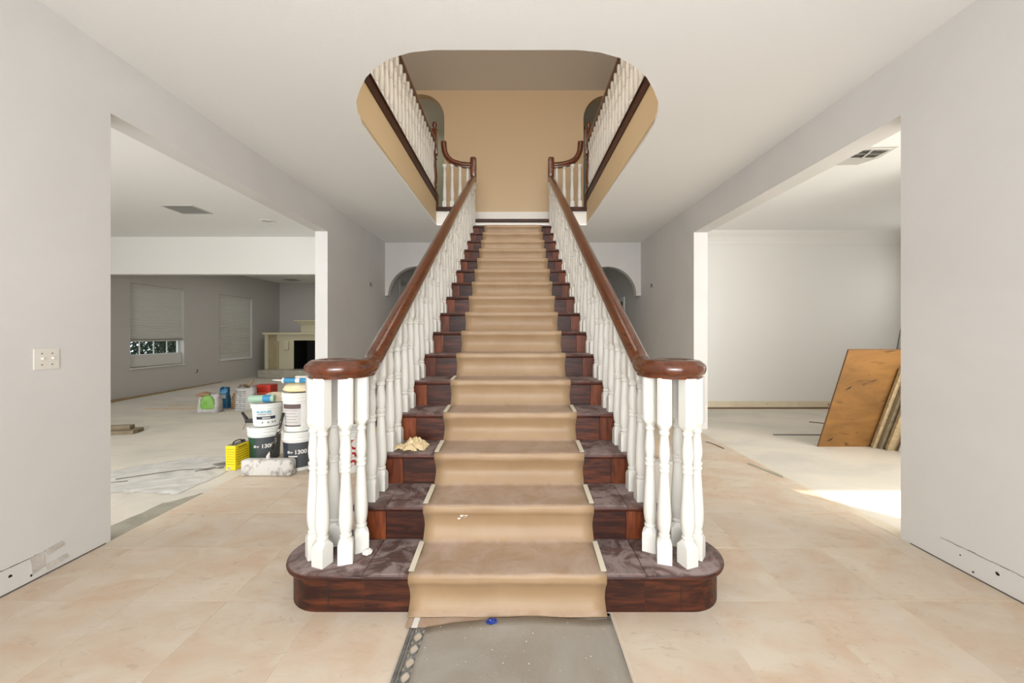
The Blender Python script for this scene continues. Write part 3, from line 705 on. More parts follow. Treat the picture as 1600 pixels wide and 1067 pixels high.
def band(parent, name, R, z0, z1, a0, a1, m, off=.0008):
    bm = bmesh.new(); n = 20; rows = []
    for z in (z0, z1):
        rows.append([bm.verts.new(((R(z)+off)*math.cos(a0+(a1-a0)*k/n), (R(z)+off)*math.sin(a0+(a1-a0)*k/n), z)) for k in range(n+1)])
    inner = []
    for k in range(n): bm.faces.new([rows[0][k], rows[0][k+1], rows[1][k+1], rows[1][k]])
    return obj(name, bm, m, parent, smooth=True)
def bail(t, R, z, drop=True, side=0):
    bm = bmesh.new(); r = R(z)+.012; pts = []
    for k in range(17):
        a = PI*k/16; pts.append((r*math.cos(a+side), r*math.sin(a+side)*1.0, z-.10*math.sin(a)))
    tube(bm, pts, .0022, 6); obj('bail_handle', bm, M_wire, t, smooth=True)
F = -PI/2                                        # the side that faces the camera
# right-hand stack
t, R = pail('bucket', 'white bucket with charcoal 1300 label under the brown-labelled bucket', (-2.12, 3.78, 0)); 
cz = F-.0-.0
fa = math.atan2(-3.78, 2.12)                     # towards the camera
lw = band(t, 'label_wrap', R, .035, .275, fa-1.55, fa+1.15, M_lab_dark); band(t, 'label_panel', R, .14, .272, fa-1.25, fa-.75, M_lab_navy, .0014)
text_on_pail(t, '1300', .062, fa-.02, .195, R(.19), M_paper, .0012) if False else None
def ptext(t, txt, size, ang, z, R, m, bold=.0, roll=0):
    me = text_mesh(txt, size, 1.0, bold); me.materials.clear()
    for v in me.vertices:
        x, y, d = v.co; x, y = x*math.cos(roll)-y*math.sin(roll), x*math.sin(roll)+y*math.cos(roll)
        rr = R(z+y)+.002+d; a = ang+x/R(z); v.co = (rr*math.cos(a), rr*math.sin(a), z+y)
    return link('lettering', me, m, t)
ptext(lw, '1300', .054, fa+.05, .185, R, M_paper, .0016); ptext(lw, 'iller', .034, fa-.62, .185, R, M_paper, .001)
band(t, 'label_stripe', R, .140, .152, fa-.75, fa-.15, M_paper, .0016); bail(t, R, .30, side=0)
t, R = pail('bucket', 'white bucket with brown-striped label stacked on top beside the mop handle', (-2.12, 3.78, .3735))
band(t, 'label_panel', R, .055, .27, fa-1.25, fa+.05, M_lab_grey); band(t, 'label_stripe', R, .225, .268, fa-1.25, fa+.05, M_lab_brown, .0014); band(t, 'label_stripe', R, .055, .068, fa-1.25, fa+.05, M_lab_brown, .0014)
for k in range(5): band(t, 'printed_line', R, .205-.028*k, .209-.028*k, fa-1.15, fa-.15-.1*(k % 2), M_ink, .0016)
bail(t, R, .31)
# things on top of it
o = None
bm = bmesh.new(); crumple(bm, 0, 0, 0, .15, .12, .06, 31, .18, 3); o = obj('sponge', bm, M_foam, smooth=True); o.location = (-2.12, 3.78, .755); tag(o, 'yellow foam sponge lying on the tallest bucket', 'sponge')
ct = thing('caulk_tube', 'blue and white caulking tube with long nozzle lying on the yellow sponge', 'caulk tube', (-2.13, 3.70, .862), 0)
bm = bmesh.new(); tube(bm, [(-.09, 0, 0), (.15, 0, 0)], .024, 14); obj('tube_body', bm, M_caulk, ct, angle=40)
bm = bmesh.new(); tube(bm, [(.02, 0, 0), (.06, 0, 0)], .0246, 14); tube(bm, [(-.108, 0, 0), (-.09, 0, 0)], .026, 14); obj('tube_band', bm, M_paper, ct, angle=40)
bm = bmesh.new(); tube(bm, [(-.108, 0, 0), (-.21, 0, .004)], .009, 10, .003); obj('nozzle', bm, M_plastic, ct, smooth=True)
cg = thing('caulk_gun', 'white frame caulk gun resting behind the blue tube', 'caulk gun', (-2.08, 3.82, .87))
bm = bmesh.new(); ab(bm, -.10, .10, -.02, .02, 0, .022, .004); obj('cradle', bm, M_paper, cg)
bm = bmesh.new(); tube(bm, smoothpath([(.06, 0, .01), (.10, 0, .03), (.11, 0, .06), (.08, 0, .075)], 4), .008, 8); obj('trigger', bm, M_plastic, cg, smooth=True)
# left-hand stack
t, R = pail('bucket', 'white bucket with green and grey 1300 label under the teal-lettered bucket', (-2.60, 3.99, FZ)); fb2 = math.atan2(-3.99, 2.60)
lw = band(t, 'label_wrap', R, .035, .275, fb2-1.4, fb2+1.4, M_lab_dark); band(t, 'label_panel', R, .036, .272, fb2-1.38, fb2-.55, M_lab_green, .0014)
ptext(lw, '1300', .054, fb2+.15, .185, R, M_paper, .0016); ptext(lw, 'iller', .034, fb2-.55, .185, R, M_paper, .001)
t, R = pail('bucket', 'smaller white bucket with teal lettering stacked left of the mop handle', (-2.575, 3.99, .372), h=.225, rb=.122, rt=.138)
ptext(t, 'MOISTURE', .028, fb2-.25, .15, R, M_teal, .0008); ptext(t, 'BARRIER PRO', .022, fb2-.2, .125, R, M_ink)
band(t, 'label_panel', R, .075, .105, fb2-.8, fb2+.55, M_lab_navy, .0012); band(t, 'label_stripe', R, .084, .094, fb2-.35, fb2+.2, M_paper, .0018)
for k, a in enumerate((-.4, 0, .3, .5)): band(t, 'printed_mark', R, .035, .052, fb2+a, fb2+a+.1, M_ink, .0012)
o = thing('plastic_roll', 'mint green rolled plastic sheet with blue label on the left stack', 'roll', (-2.56, 3.90, .612+.04), .1)
bm = bmesh.new(); tube(bm, [(-.13, 0, 0), (.10, .02, .0)], .036, 16); obj('roll_body', bm, M_mint, o, angle=50)
bm = bmesh.new(); tube(bm, [(-.133, -.001, 0), (-.129, 0, 0)], .022, 12); obj('roll_core', bm, M_black, o)
bm = bmesh.new(); tube(bm, [(-.0, .0105, 0), (.07, .0165, 0)], .0375, 16); obj('blue_label', bm, M_caulk, o, angle=50)
bm = bmesh.new(); crumple(bm, 0, 0, 0, .14, .09, .07, 41, .3, 3); o = obj('cloth', bm, M_beige, smooth=True); o.location = (-2.50, 4.05, .608); tag(o, 'beige folded cloth piled behind the mint roll', 'cloth')
g = thing('spray_gun', 'black tool handle poking out from behind the left bucket stack', 'tool', (-2.80, 4.02, .36))
bm = bmesh.new(); tube(bm, [(-.06, 0, .13), (-.02, 0, .07), (.0, 0, .03)], .012, 8, .02); obj('tool_grip', bm, M_black, g, smooth=True)
bm = bmesh.new(); ab(bm, -.02, .09, -.02, .02, .02, .06, .008); obj('tool_body', bm, M_black, g)
bm = bmesh.new(); tube(bm, [(-.01, 0, .04), (-.05, 0, -.05)], .004, 6); obj('tool_trigger', bm, M_wire, g)
# sponge mop / screed
mp = thing('sponge_mop', 'plaster-caked sponge mop head with black splattered pole leaning on the buckets', 'mop', (-2.29, 3.555, 0))
bm = bmesh.new(); ab(bm, -.235, .235, -.035, .06, .0, .15, .022)
for v in bm.verts: v.co += Vector((random.uniform(-1, 1), random.uniform(-1, 1), 0))*.004
obj('mop_head', bm, M_mop, mp, angle=60)
bm = bmesh.new(); tube(bm, [(.0, .02, .12), (-.02, .035, .165), (.0, .05, .21)], .022, 8, .014); obj('mop_socket', bm, M_mop, mp, smooth=True)
bm = bmesh.new(); tube(bm, [(-.01, .04, .17), (.055, .075, .40), (.085, .10, .56)], .013, 8); obj('mop_pole', bm, M_pole, mp, smooth=True)
# black tool at the foot of the right stack
bm = bmesh.new(); tube(bm, smoothpath([(0, 0, .03), (.01, 0, .10), (-.004, .01, .17), (.006, .02, .26)], 4), .016, 8, .01); crumple(bm, 0, 0, 0, .035, .03, .04, 51, .3, 2)
o = obj('trowel_handle', bm, M_pole, smooth=True); o.location = (-1.935, 3.66, 0); tag(o, 'black splattered tool handle standing right of the charcoal-labelled bucket', 'tool')
# PRO pail behind the balusters
t, R = pail('bucket', 'white pail with upright red PRO lettering behind the left balusters', (-1.58, 3.70, 0), h=.40, rb=.118, rt=.135); fc = math.atan2(-3.7, 1.58)
ptext(t, 'PRO', .15, fc+.35, .20, R, M_red, .003, roll=PI/2)
for z in (.27, .06): band(t, 'printed_mark', R, z, z+.05, fc-.62, fc-.5, M_ink, .0012)
o = thing('spray_can', 'orange-yellow spray foam can standing behind the PRO pail', 'can', (-1.46, 4.05, 0))
bm = bmesh.new(); lathe(bm, [(.04, 0), (.043, .005), (.043, .30), (.036, .325), (.02, .335)], 18); obj('can_body', bm, mat('amber_can', srgb(206, 150, 40), .4), o, angle=40)
bm = bmesh.new(); lathe(bm, [(.022, .335), (.024, .34), (.022, .40), (.01, .405)], 14); obj('can_cap', bm, M_black, o, angle=40)
# yellow solvent tin
t = thing('solvent_tin', 'yellow rectangular solvent tin standing left of the mop', 'tin', (-2.745, 3.80, FZ), -.06)
bm = bmesh.new(); ab(bm, -.05, .05, -.092, .092, 0, .235, .006); obj('tin_body', bm, M_yellow, t)
bm = bmesh.new(); ab(bm, -.04, .04, -.082, .082, .2355, .238); obj('tin_top', bm, mat('tin_grey', srgb(150, 146, 136), .3, metal=.7), t)
bm = bmesh.new(); tube(bm, smoothpath([(0, -.06, .236), (0, -.05, .262), (0, .0, .268), (0, .04, .262), (0, .05, .236)], 4), .006, 8); obj('tin_handle', bm, M_black, t, smooth=True)
bm = bmesh.new(); lathe(bm, [(.016, .236), (.017, .252), (.012, .256)], 14, 0, .07); obj('tin_cap', bm, M_black, t, angle=40)
bm = bmesh.new()
for k in range(7):
    z = .20-.024*k; ab(bm, -.038, .038, -.0935, -.092, z, z+.004); ab(bm, .05, .0515, -.07, .07, z-.01, z-.004)
ab(bm, .05, .0517, -.055, .05, .206, .222); obj('tin_print', bm, M_yink, t)
bm = bmesh.new(); ab(bm, -.028, .002, -.0935, -.092, .012, .032); obj('bar_label', bm, M_paper, t)
bm = bmesh.new()
for k in range(6): ab(bm, -.025+k*.0045, -.0232+k*.0045, -.0942, -.0934, .014, .030)
obj('bar_print', bm, M_dark, t)
# crumpled film with brown print on the floor
def film():
    bm = bmesh.new(); nx, ny = 60, 30; q = [Vector((-4.32, 3.26)), Vector((-2.78, 3.16)), Vector((-2.72, 4.08)), Vector((-3.45, 4.12))]
    rows = []; rs = random.Random(3)
    for j in range(ny+1):
        row = []
        for i in range(nx+1):
            u, v = i/nx, j/ny; p = q[0].lerp(q[1], u).lerp(q[3].lerp(q[2], u), v)
            z = FZ+.004+.007*abs(math.sin(17*u+9*v+2*math.sin(11*v)))*abs(math.cos(23*v-7*u+1.7*math.sin(13*u)))
            if i in (0, nx) or j in (0, ny): z = FZ+.003; p = p+Vector((rs.uniform(-.02, .02), rs.uniform(-.02, .02)))
            row.append(bm.verts.new((p.x, p.y, z)))
        rows.append(row)
    for a, b in zip(rows, rows[1:]):
        for i in range(nx): bm.faces.new([a[i], a[i+1], b[i+1], b[i]])
    o = obj('plastic_sheet', bm, M_sheet, smooth=True); tag(o, 'crumpled white plastic sheet with brown marks lying left of the yellow tin', 'sheet')
    bm = bmesh.new()
    def ln(pts, w=.007): tube(bm, [(x, y, FZ+.010) for x, y in pts], w*.8, 4)
    ln([(-4.2, 3.27), (-4.0, 3.34), (-3.9, 3.40), (-3.72, 3.42), (-3.66, 3.36)], .008); ln([(-4.05, 3.28), (-3.95, 3.34), (-3.8, 3.37), (-3.75, 3.31), (-3.9, 3.27), (-4.0, 3.27)], .009)
    ln([(-3.6, 3.46), (-3.5, 3.52), (-3.35, 3.62), (-3.2, 3.70), (-3.0, 3.72), (-2.95, 3.78)], .004); ln([(-3.85, 3.28), (-3.6, 3.36), (-3.45, 3.42)], .004); ln([(-3.05, 3.66), (-2.92, 3.73), (-2.86, 3.77)], .007); ln([(-2.98, 4.05), (-2.78, 4.07)], .006)
    obj('printed_lines', bm, M_printdark, o)
film()
bm = bmesh.new(); prism(bm, [[(-3.02, 3.83), (-2.80, 3.79), (-2.66, 4.02), (-2.78, 4.02)]], FXY, FZ+.014, FZ+.02); o = obj('slate_scrap', bm, M_grey); tag(o, 'grey triangular scrap under the yellow tin', 'scrap')
# bags further back in the left room
def bag(name, label, loc, w, d, h, m, rz=0, lean=0, top=.4, seed=1, cat='bag'):
    t = thing(name, label, cat, loc, rz); rs = random.Random(seed); bm = bmesh.new(); rings = []; n = 20
    for k in range(9):
        u = k/8; wd = w*(1-.10*u) if u < .8 else w*(.9-.06*(u-.8)); dd = d*(1-u**3*(1-top)); ring = []
        for j in range(n):
            a = 2*PI*j/n; c, s_ = math.cos(a), math.sin(a); e = .45
            x = wd/2*abs(c)**e*(1 if c > 0 else -1); y = dd/2*abs(s_)**e*(1 if s_ > 0 else -1)
            z = h*u+(rs.uniform(-.035, .035)*h if k == 8 else 0)
            ring.append(bm.verts.new((x+lean*u*h+rs.uniform(-1, 1)*.012*u, y+rs.uniform(-1, 1)*.012*u, z)))
        rings.append(ring)
    for a, b in zip(rings, rings[1:]):
        for j in range(n): bm.faces.new([a[j], a[(j+1) % n], b[(j+1) % n], b[j]])
    bm.faces.new(list(reversed(rings[0])))
    inn = [bm.verts.new((v.co.x*.85, v.co.y*.8, h*.72)) for v in rings[-1]]
    for j in range(n): bm.faces.new([rings[-1][j], rings[-1][(j+1) % n], inn[(j+1) % n], inn[j]])
    bm.faces.new(inn); obj('bag_body', bm, m, t, smooth=True); return t
# (x, y) found from where each stands on the floor
t = bag('mortar_bag', 'opened white bag with lime green print, leftmost of the bags', (-5.13, 6.46, FZ), .34, .2, .32, M_gb, .1, 0, .3, 4)
bm = bmesh.new(); crumple(bm, 0, 0, 0, .115, .03, .17, 61, .25, 3); q = obj('green_print', bm, M_lime, t, smooth=True); q.location = (.01, -.085, .07)
bm = bmesh.new(); crumple(bm, 0, 0, 0, .12, .08, .05, 62, .5, 3); q = obj('torn_top', bm, M_kb, t, smooth=True); q.location = (-.08, 0, .27)
t = bag('mortar_bag', 'upright slim blue bag beside the green printed bag', (-5.14, 6.82, FZ), .14, .13, .37, M_bluebag, .1, -.05, .5, 5)
bm = bmesh.new(); ab(bm, -.04, .04, -.070, -.064, .18, .24, .002); obj('bag_label', bm, M_lab_grey, t)
t = bag('paper_bag', 'crumpled brown paper bag between the blue and the printed grey bag', (-4.98, 7.02, FZ), .2, .16, .38, M_kb, -.2, .1, .35, 6)
t = bag('paper_bag', 'low brown bag slumped right behind the blue bag', (-4.95, 6.80, FZ), .13, .14, .27, M_kb, .3, .1, .4, 8)
t = bag('mortar_bag', 'tall white and grey printed bag with open flap before the red box', (-4.66, 6.66, FZ), .31, .2, .40, M_gb, .25, 0, .7, 7)
bm = bmesh.new()
for r_ in range(9):
    for c_ in range(3):
        wd = random.uniform(.025, .05); x = -.13+c_*.055; ab(bm, x, x+wd, -.1035, -.1000, .04+r_*.035, .04+r_*.035+random.uniform(.006, .016))
obj('bag_print', bm, M_ink, t)
bm = bmesh.new(); prism(bm, [[(-.10, .40), (.02, .41), (.08, .50), (.10, .53), (.085, .42)]], FXZ, -.02, .0); obj('torn_flap', bm, M_kb, t)
t = thing('red_box', 'bright red box standing behind the printed grey bag', 'box', (-4.60, 7.06, FZ), .1)
bm = bmesh.new(); ab(bm, -.14, .16, -.13, .13, 0, .385, .01); obj('box_body', bm, M_redbox, t)
bm = bmesh.new(); ab(bm, -.10, .10, -.132, -.13, .14, .26); obj('box_label', bm, mat('dark_red_label', srgb(226, 110, 84), .5), t)
bm = bmesh.new(); ab(bm, -.14, -.06, -.16, -.128, .27, .36, .004); obj('box_flap', bm, M_kb, t)
pl = [(-3.75, 7.3, .35, 1.5, .05, 'brown'), (-3.7, 7.7, .22, 1.6, .02, 'pale'), (-5.0, 7.05, .03, 1.0, 0, 'thin')]
names = {'brown': 'dark brown plank lying behind the red box', 'pale': 'pale plank on the floor toward the fireplace', 'thin': 'thin pale strip of wood left of the green bag'}
for x, y, rz, L, z, nm in pl:
    bm = bmesh.new(); wdt = .09 if nm != 'thin' else .03; ab(bm, -L/2, L/2, -wdt/2, wdt/2, 0, .03 if nm != 'thin' else .015, .003)
    o = obj('plank', bm, M_riser_end if nm == 'brown' else M_pine); o.location = (x-(.95 if nm == 'thin' else 0), y-(.35 if nm == 'thin' else 0), FZ); o.rotation_euler.z = rz if nm != 'thin' else .02; tag(o, names[nm], 'plank')
bm = bmesh.new(); ab(bm, -.55, .45, -.015, .015, 0, .015, .002); o = obj('plank', bm, M_pine); o.location = (-5.75, 7.0, FZ); o.rotation_euler.z = .03; tag(o, 'second thin pale strip behind the first, left of the green bag', 'plank')
# timber pieces by the left pillar
for k, (dy, z, L, dx) in enumerate(((0, 0, 1.4, .0), (.11, 0, 1.4, -.03), (.055, .052, 1.3, -.10))):
    bm = bmesh.new(); ab(bm, -L, 0, -.045, .045, 0, .05, .003); o = obj('timber', bm, M_oldwood); o.location = (-5.02+dx, 5.08+dy*1.0, FZ+z); o.rotation_euler.z = .22
    tag(o, ['front grey timber of the low stack by the left pillar', 'rear grey timber of the low stack by the left pillar', 'upper grey timber lying across the low stack by the left pillar'][k], 'timber', 'timbers on the left room floor')

# ================================================================== RIGHT ROOM
ph = 1.22; lean = math.atan2(.41, 1.14)
t = thing('plywood_sheet', 'large weathered orange plywood sheet leaning in the right room', 'plywood', (3.54, 4.485, FZ)); t.rotation_euler = (lean, 0, 0)
bm = bmesh.new(); ab(bm, 0, 2.2, 0, .016, 0, ph); obj('plywood_face', bm, M_ply, t)
bm = bmesh.new(); ab(bm, -.0035, 0, 0, .016, 0, ph); ab(bm, 0, 2.2, 0, .016, ph, ph+.003); obj('plywood_edge', bm, M_plyedge, t)
bm = bmesh.new()
for x, z, a in ((.09, .74, .7), (.07, .07, .7), (.62, .90, .3)):
    prism(bm, [[(x, z), (x+.09*math.cos(a), z+.09*math.sin(a)), (x+.05*math.cos(a)+.015, z+.05*math.sin(a)-.012)]], FXZ, -.0012, .001)
obj('knot_split', bm, M_dark, t)
for k, (x, dy, L, m, nm) in enumerate(((4.13, -.05, 1.0, M_pine, 'first pale board leaning against the plywood'), (4.17, -.095, 1.02, M_oldwood, 'greyish middle board of those leaning on the plywood'), (4.20, -.15, .98, M_pine, 'front pale board of those leaning on the plywood'))):
    t = thing('leaning_board', nm, 'board', (x, 4.485+dy, FZ)); t.rotation_euler = (lean, 0, 0)
    bm = bmesh.new(); ab(bm, 0, 1.2, 0, .035, 0, L, .003); obj('board_face', bm, m, t)
    bm = bmesh.new(); ab(bm, -.002, 0, .004, .031, .003, L-.004); obj('board_edge', bm, M_pine if k != 1 else M_oldwood, t)
bm = bmesh.new(); ab(bm, 0, .9, 0, .012, 0, .85, .002); o = obj('drywall_offcut', bm, M_lab_grey); o.location = (4.28, 4.285, FZ); o.rotation_euler = (lean, 0, 0); tag(o, 'pale grey drywall offcut leaning frontmost at the pillar', 'board')
bm = bmesh.new(); ab(bm, -.02, .02, 0, .02, 0, 1.42, .002); o = obj('metal_stud', bm, M_grey); o.location = (4.30, 4.52, FZ); o.rotation_euler = (lean*.75, -.07, 0); tag(o, 'grey metal stud leaning behind the plywood with its tip showing', 'stud')
bm = bmesh.new(); ab(bm, 0, .62, 0, .03, 0, .012, .001); o = obj('metal_strip', bm, M_grey); o.location = (3.36, 4.98, FZ); o.rotation_euler.z = -.01; tag(o, 'long thin grey strip on the floor left of the plywood', 'strip')
bm = bmesh.new(); ab(bm, 0, .34, 0, .02, 0, .012, .001); o = obj('wood_sliver', bm, M_oldwood); o.location = (4.38, 5.72, FZ); o.rotation_euler.z = -.62; tag(o, 'short dark wood sliver on the floor behind the plywood', 'strip')
# white carton right of the stair
t = thing('carton', 'plain white carton standing right of the second step', 'box', (.965, 2.66, 0), 0)
bm = bmesh.new(); ab(bm, -.10, .115, -.16, .16, 0, .475, .006); obj('carton_body', bm, mat('carton_white', srgb(232, 224, 212), .6), t)
bm = bmesh.new(); ab(bm, -.104, .119, -.164, .164, .455, .48, .003); obj('carton_rim', bm, M_paper, t)
bm = bmesh.new(); crumple(bm, 0, 0, 0, .10, .13, .07, 71, .12, 3); o = obj('paper_bundle', bm, mat('tan_bundle', srgb(214, 190, 158), .8), smooth=True); o.location = (.965, 2.68, .481); tag(o, 'rounded tan paper bundle on the white carton', 'paper')
# cracks beyond the tile
bm = bmesh.new()
for a, b in (((2.32, 4.66), (2.36, 4.55)), ((2.36, 4.55), (2.38, 4.38))): tube(bm, [(a[0], a[1], 0), (b[0], b[1], 0)], .012, 4)
for v in bm.verts: v.co.z = v.co.z*.3+.001
o = obj('bark_sliver', bm, M_bark); tag(o, 'dark splinter on the tiles below the right doorway corner', 'debris')

# ================================================================== FITTINGS
def vent(name, label, x0, x1, y0, y1, z, nl, m=M_vent, split=None):
    t = thing(name, label, 'vent', ((x0+x1)/2, (y0+y1)/2, z)); cx, cy = (x0+x1)/2, (y0+y1)/2; w_, d_ = (x1-x0)/2, (y1-y0)/2
    bm = bmesh.new(); ab(bm, -w_, w_, -d_, -d_+.02, -.008, 0); ab(bm, -w_, w_, d_-.02, d_, -.008, 0); ab(bm, -w_, -w_+.02, -d_+.02, d_-.02, -.008, 0); ab(bm, w_-.02, w_, -d_+.02, d_-.02, -.008, 0)
    obj('frame', bm, m, t)
    bm = bmesh.new(); ab(bm, -w_+.02, w_-.02, -d_+.02, d_-.02, -.002, -.0005); obj('backing', bm, M_ventd, t)
    for k in range(nl):
        y = -d_+.03+(2*d_-.06)*k/max(1, nl-1)
        bm = bmesh.new(); ab(bm, -w_+.02, w_-.02, -.0055, .0055, -.001, .001)
        q = obj('slat', bm, m, t); q.location = (0, y, -.006); q.rotation_euler.x = .6
    return t
vent('ceiling_vent', 'slatted white air vent on the ceiling of the left room', -4.95, -4.50, 5.34, 5.72, H, 12)
vent('ceiling_vent', 'small air vent on the dim ceiling above the fireplace', -7.3, -6.9, 12.0, 12.4, 3.02, 8)
t = vent('ceiling_vent', 'half-open dark air vent on the ceiling of the right room', 3.33, 3.65, 3.70, 3.92, H, 3)
bm = bmesh.new(); ab(bm, -.01, .01, -.1, .1, -.012, -.009); q = obj('cross_bar', bm, M_vent, t); q.rotation_euler.z = -.3
bm = bmesh.new(); prism(bm, [[(3.27+.02*random.uniform(-1, 1), 4.08), (3.62, 4.06), (3.70, 3.9), (3.66, 3.66), (3.30, 3.68)]], FXY, H-.002, H+.001); q = obj('plaster_patch', bm, M_vent, ce); 
t = thing('recessed_light', 'small round recessed light trim on the ceiling of the left room', 'light', (-3.93, 6.1, H))
bm = bmesh.new(); lathe(bm, [(.10, -.001), (.11, -.006), (.105, -.012), (.085, -.010), (.08, -.002)], 24, cap=False); obj('trim_ring', bm, M_wallw, t, smooth=True)
bm = bmesh.new(); lathe(bm, [(.08, -.004), (.0005, -.003)], 24, cap=False); obj('lens', bm, M_vent, t)
# light switch
t = thing('light_switch', 'two-gang white toggle light switch on the left wall', 'switch', (XL, 1.0, 1.0))
yc = (2.037+2.154)/2; t.location = (XL, yc, 1.175)
bm = bmesh.new(); ab(bm, 0, .006, -.0585, .0585, -.0575, .0575, .0028); obj('plate', bm, mat('switch_plate', srgb(226, 220, 210), .4), t)
for dy in (-.023, .023):
    bm = bmesh.new(); ab(bm, .006, .018, dy-.004, dy+.004, -.004, .010, .0015); obj('toggle', bm, M_paper, t)
    for dz in (-.03, .03):
        bm = bmesh.new(); ab(bm, .006, .0072, dy-.003, dy+.003, dz-.003, dz+.003); obj('screw', bm, M_ventd, t)
for s, y, nm in ((-1, 6.78, 'left'), (1, 6.93, 'right')):
    x = XL if s < 0 else XR; t = thing('wall_box', f'open electrical box with loose wires on the {nm} hall wall', 'electrical box', (x, y, 2.18)); k = -s
    bm = bmesh.new(); ab(bm, min(0, .004*k), max(0, .004*k), -.035, .035, -.045, .045); obj('box_opening', bm, M_wall, t)
    bm = bmesh.new(); ab(bm, min(.004*k, .0055*k), max(.004*k, .0055*k), -.022, .022, -.030, .030); obj('box_hollow', bm, M_ventd, t)
    for a in (-.01, .012):
        bm = bmesh.new(); tube(bm, smoothpath([(.004*k, a, .0), (.03*k, a*1.5, .02), (.04*k, a*2, -.01), (.035*k, a, -.04)], 4), .0035, 6); obj('wire', bm, M_black if a < 0 else M_paper, t, smooth=True)
bm = bmesh.new(); tube(bm, smoothpath([(0, 0, 0), (.03, .01, .03), (.035, .0, .09)], 3), .008, 6); o = obj('wire_stub', bm, M_black, smooth=True); o.location = (-7.998, 9.55, .28); tag(o, 'black cable stub on the grey wall between the windows', 'cable')
o.location = (-8.0, 9.62, .33)

# ------------------------------------------------------------------ windows of the family room
for n_, (ya, yb) in enumerate(win):
    za, zb = .565, 2.37
    wn_ = bpy.data.objects.new(f'window_{n_+1}', None); C.objects.link(wn_); tag(wn_, kind='structure')
    def wb_(name, x0, x1, y0, y1, z0, z1, m, bv=0): return box(name, x0, x1, y0, y1, z0, z1, m, wn_, bv)
    bm = bmesh.new(); ab(bm, -8.15, -8.11, ya, ya+.05, za, zb); ab(bm, -8.15, -8.11, yb-.05, yb, za, zb); ab(bm, -8.15, -8.11, ya+.05, yb-.05, zb-.05, zb); ab(bm, -8.15, -8.11, ya+.05, yb-.05, za, za+.05)
    ab(bm, -8.14, -8.11, ya+.05, yb-.05, (za+zb)/2-.02, (za+zb)/2+.02); obj('window_frame', bm, M_frame, wn_)
    bm = bmesh.new()
    for k in range(1, 4): y = ya+(yb-ya)*k/4; ab(bm, -8.135, -8.12, y-.009, y+.009, za+.05, zb-.05)
    ab(bm, -8.135, -8.12, ya+.05, yb-.05, .83, .85); obj('muntin', bm, M_frame, wn_)
    for k in range(4):
        y0 = ya+.05+(yb-ya-.1)*k/4; wb_('pane', -8.131, -8.128, y0, y0+(yb-ya-.1)/4, za+.05, zb-.05, M_glass)
    wb_('window_sill', -8.10, -7.97, ya-.0, yb+.0, za-.001, za+.02, M_wallw, .004)
    wb_('head_rail', -8.09, -8.03, ya+.005, yb-.005, zb-.06, zb-.002, M_blind, .003)
    zend = 1.16 if n_ == 0 else .60
    z = zb-.075; k = 0; sl_me = None
    while z > zend+.03:
        if sl_me is None:
            bm = bmesh.new(); prism(bm, [[(.012*(1-(u_/.028)**2), u_) for u_ in (-.028, -.018, -.008, .004, .016, .028)]+[(.012*(1-(u_/.028)**2)+.002, u_) for u_ in (.028, .016, .004, -.008, -.018, -.028)]], lambda u, v, t: (u, t, v), ya+.008, yb-.008); q = obj('slat', bm, M_blind, wn_); sl_me = q.data
        else: q = link('slat', sl_me, parent=wn_)
        q.location = (-8.06, 0, z); q.rotation_euler.y = .35; z -= .050
    if n_ == 0:
        for q_ in range(5): q = link('slat', sl_me, parent=wn_); q.location = (-8.06, 0, zend+.005+.009*q_); q.rotation_euler.y = PI/2
        wb_('lower_rail', -8.125, -8.06, ya+.01, yb-.01, .60, .86, M_frame, .004)
    wb_('bottom_rail', -8.085, -8.035, ya+.008, yb-.008, zend-.02, zend, M_blind, .003)
# fireplace
fp = thing('fireplace', 'cream mantel fireplace with dark firebox in the grey family room', 'fireplace', (-6.2, 12.2, FZ))
def fb_(name, x0, x1, y0, y1, z0, z1, m, bv=0):
    o = box(name, x0, x1, y0, y1, z0, z1, m, fp, bv); o.matrix_parent_inverse = Matrix.Translation(-fp.location); return o
fb_('hearth', -7.66, -4.6, 11.42, 12.3, 0, .22, M_hearth, .01)
fb_('side_pier', -7.70, -7.60, 11.80, 13.0, .22, 1.28, M_cream); fb_('side_panel', -7.62, -7.32, 11.84, 13.0, .22, 1.28, M_creamd)
fb_('breast_panel', -7.32, -6.82, 11.80, 13.0, .22, 1.10, M_cream, .004); fb_('breast_panel', -5.58, -5.0, 11.80, 13.0, .22, 1.10, M_cream, .004)
fb_('frieze', -7.32, -5.0, 11.80, 13.0, 1.10, 1.28, M_cream, .004); fb_('mantel_shelf', -7.72, -4.9, 11.70, 13.02, 1.28, 1.345, M_cream, .008)
fb_('firebox_back', -6.82, -5.58, 12.55, 13.0, .22, 1.10, M_fire); fb_('firebox_floor', -6.82, -5.58, 11.84, 12.55, .22, .235, M_fire)
for x in (-6.82, -5.60): fb_('firebox_side', x, x+.02, 11.84, 12.55, .235, 1.10, M_fire)
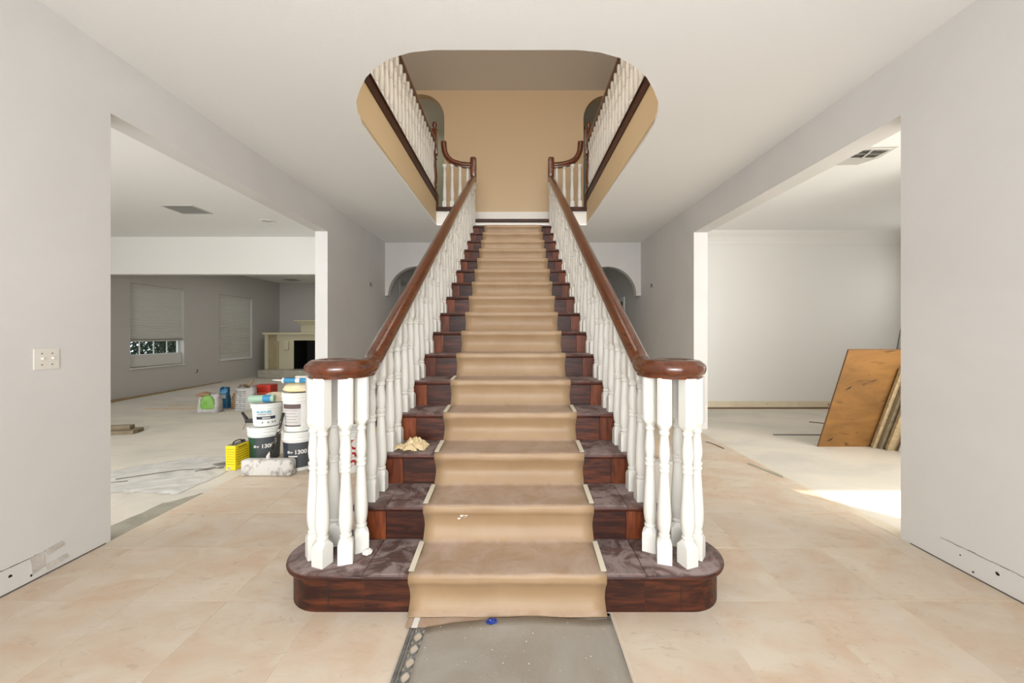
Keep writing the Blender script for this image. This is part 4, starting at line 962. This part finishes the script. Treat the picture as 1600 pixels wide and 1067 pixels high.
fb_('firebox_surround', -6.90, -6.80, 11.785, 11.80, .24, 1.10, M_cream); fb_('corbel', -7.10, -6.94, 11.72, 11.80, .80, 1.08, M_cream, .03); fb_('pilaster_strip', -7.30, -7.26, 11.785, 11.80, .24, 1.08, M_creamd)
for k in range(3):
    bm = bmesh.new(); tube(bm, [(-6.6+.1*k, 12.2+.06*k, .30+.05*k), (-5.8-.08*k, 12.25-.05*k, .30+.06*k)], .05, 8, .04); o = obj('log', bm, M_ember, fp, smooth=True); o.matrix_parent_inverse = Matrix.Translation(-fp.location)
fb_('overmantel', -6.75, -5.1, 12.1, 13.0, 1.345, 1.62, M_cream); fb_('overmantel_cornice', -6.82, -5.03, 12.02, 13.0, 1.62, 1.69, M_cream, .012); fb_('overmantel_cornice', -6.9, -4.95, 11.95, 13.0, 1.69, 1.73, M_cream, .01)

# outside: lawn and dark shrubs the sky sparkles through
o = box('ground', -16, -8.2, 0, 20, -.3, -.15, M_lawn); tag(o, kind='structure')
for q, (cx, cy, lab) in enumerate(((-10.4, 10.6, 'dark leafy shrub seen through the left window gap'), (-11.0, 12.9, 'second dark shrub standing further along outside the window'), (-11.4, 15.3, 'third dark shrub outside at the far side of the window view'))):
    t = thing('shrub', lab, 'shrub', (cx, cy, -.15)); rs = random.Random(q); bm = bmesh.new()
    for k in range(5200):
        a = rs.uniform(0, 2*PI); r = math.sqrt(rs.random())*1.1; z = rs.uniform(.15, 1.9)
        c = Vector((r*math.cos(a)*.7, r*math.sin(a), z)); u = Vector((rs.uniform(-1, 1), rs.uniform(-1, 1), rs.uniform(-1, 1))).normalized(); v = u.orthogonal().normalized(); L = rs.uniform(.035, .07)
        bm.faces.new([bm.verts.new(c-u*L), bm.verts.new(c+v*L*.4), bm.verts.new(c+u*L), bm.verts.new(c-v*L*.4)])
    obj('foliage', bm, M_leaf, t, recalc=False)['kind'] = 'stuff'
    for k in range(3):
        bm = bmesh.new(); tube(bm, [(0, 0, 0), (rs.uniform(-.2, .2), rs.uniform(-.3, .3), .8), (rs.uniform(-.4, .4), rs.uniform(-.6, .6), 1.6)], .03, 6, .01); obj('stem', bm, M_bark, t)
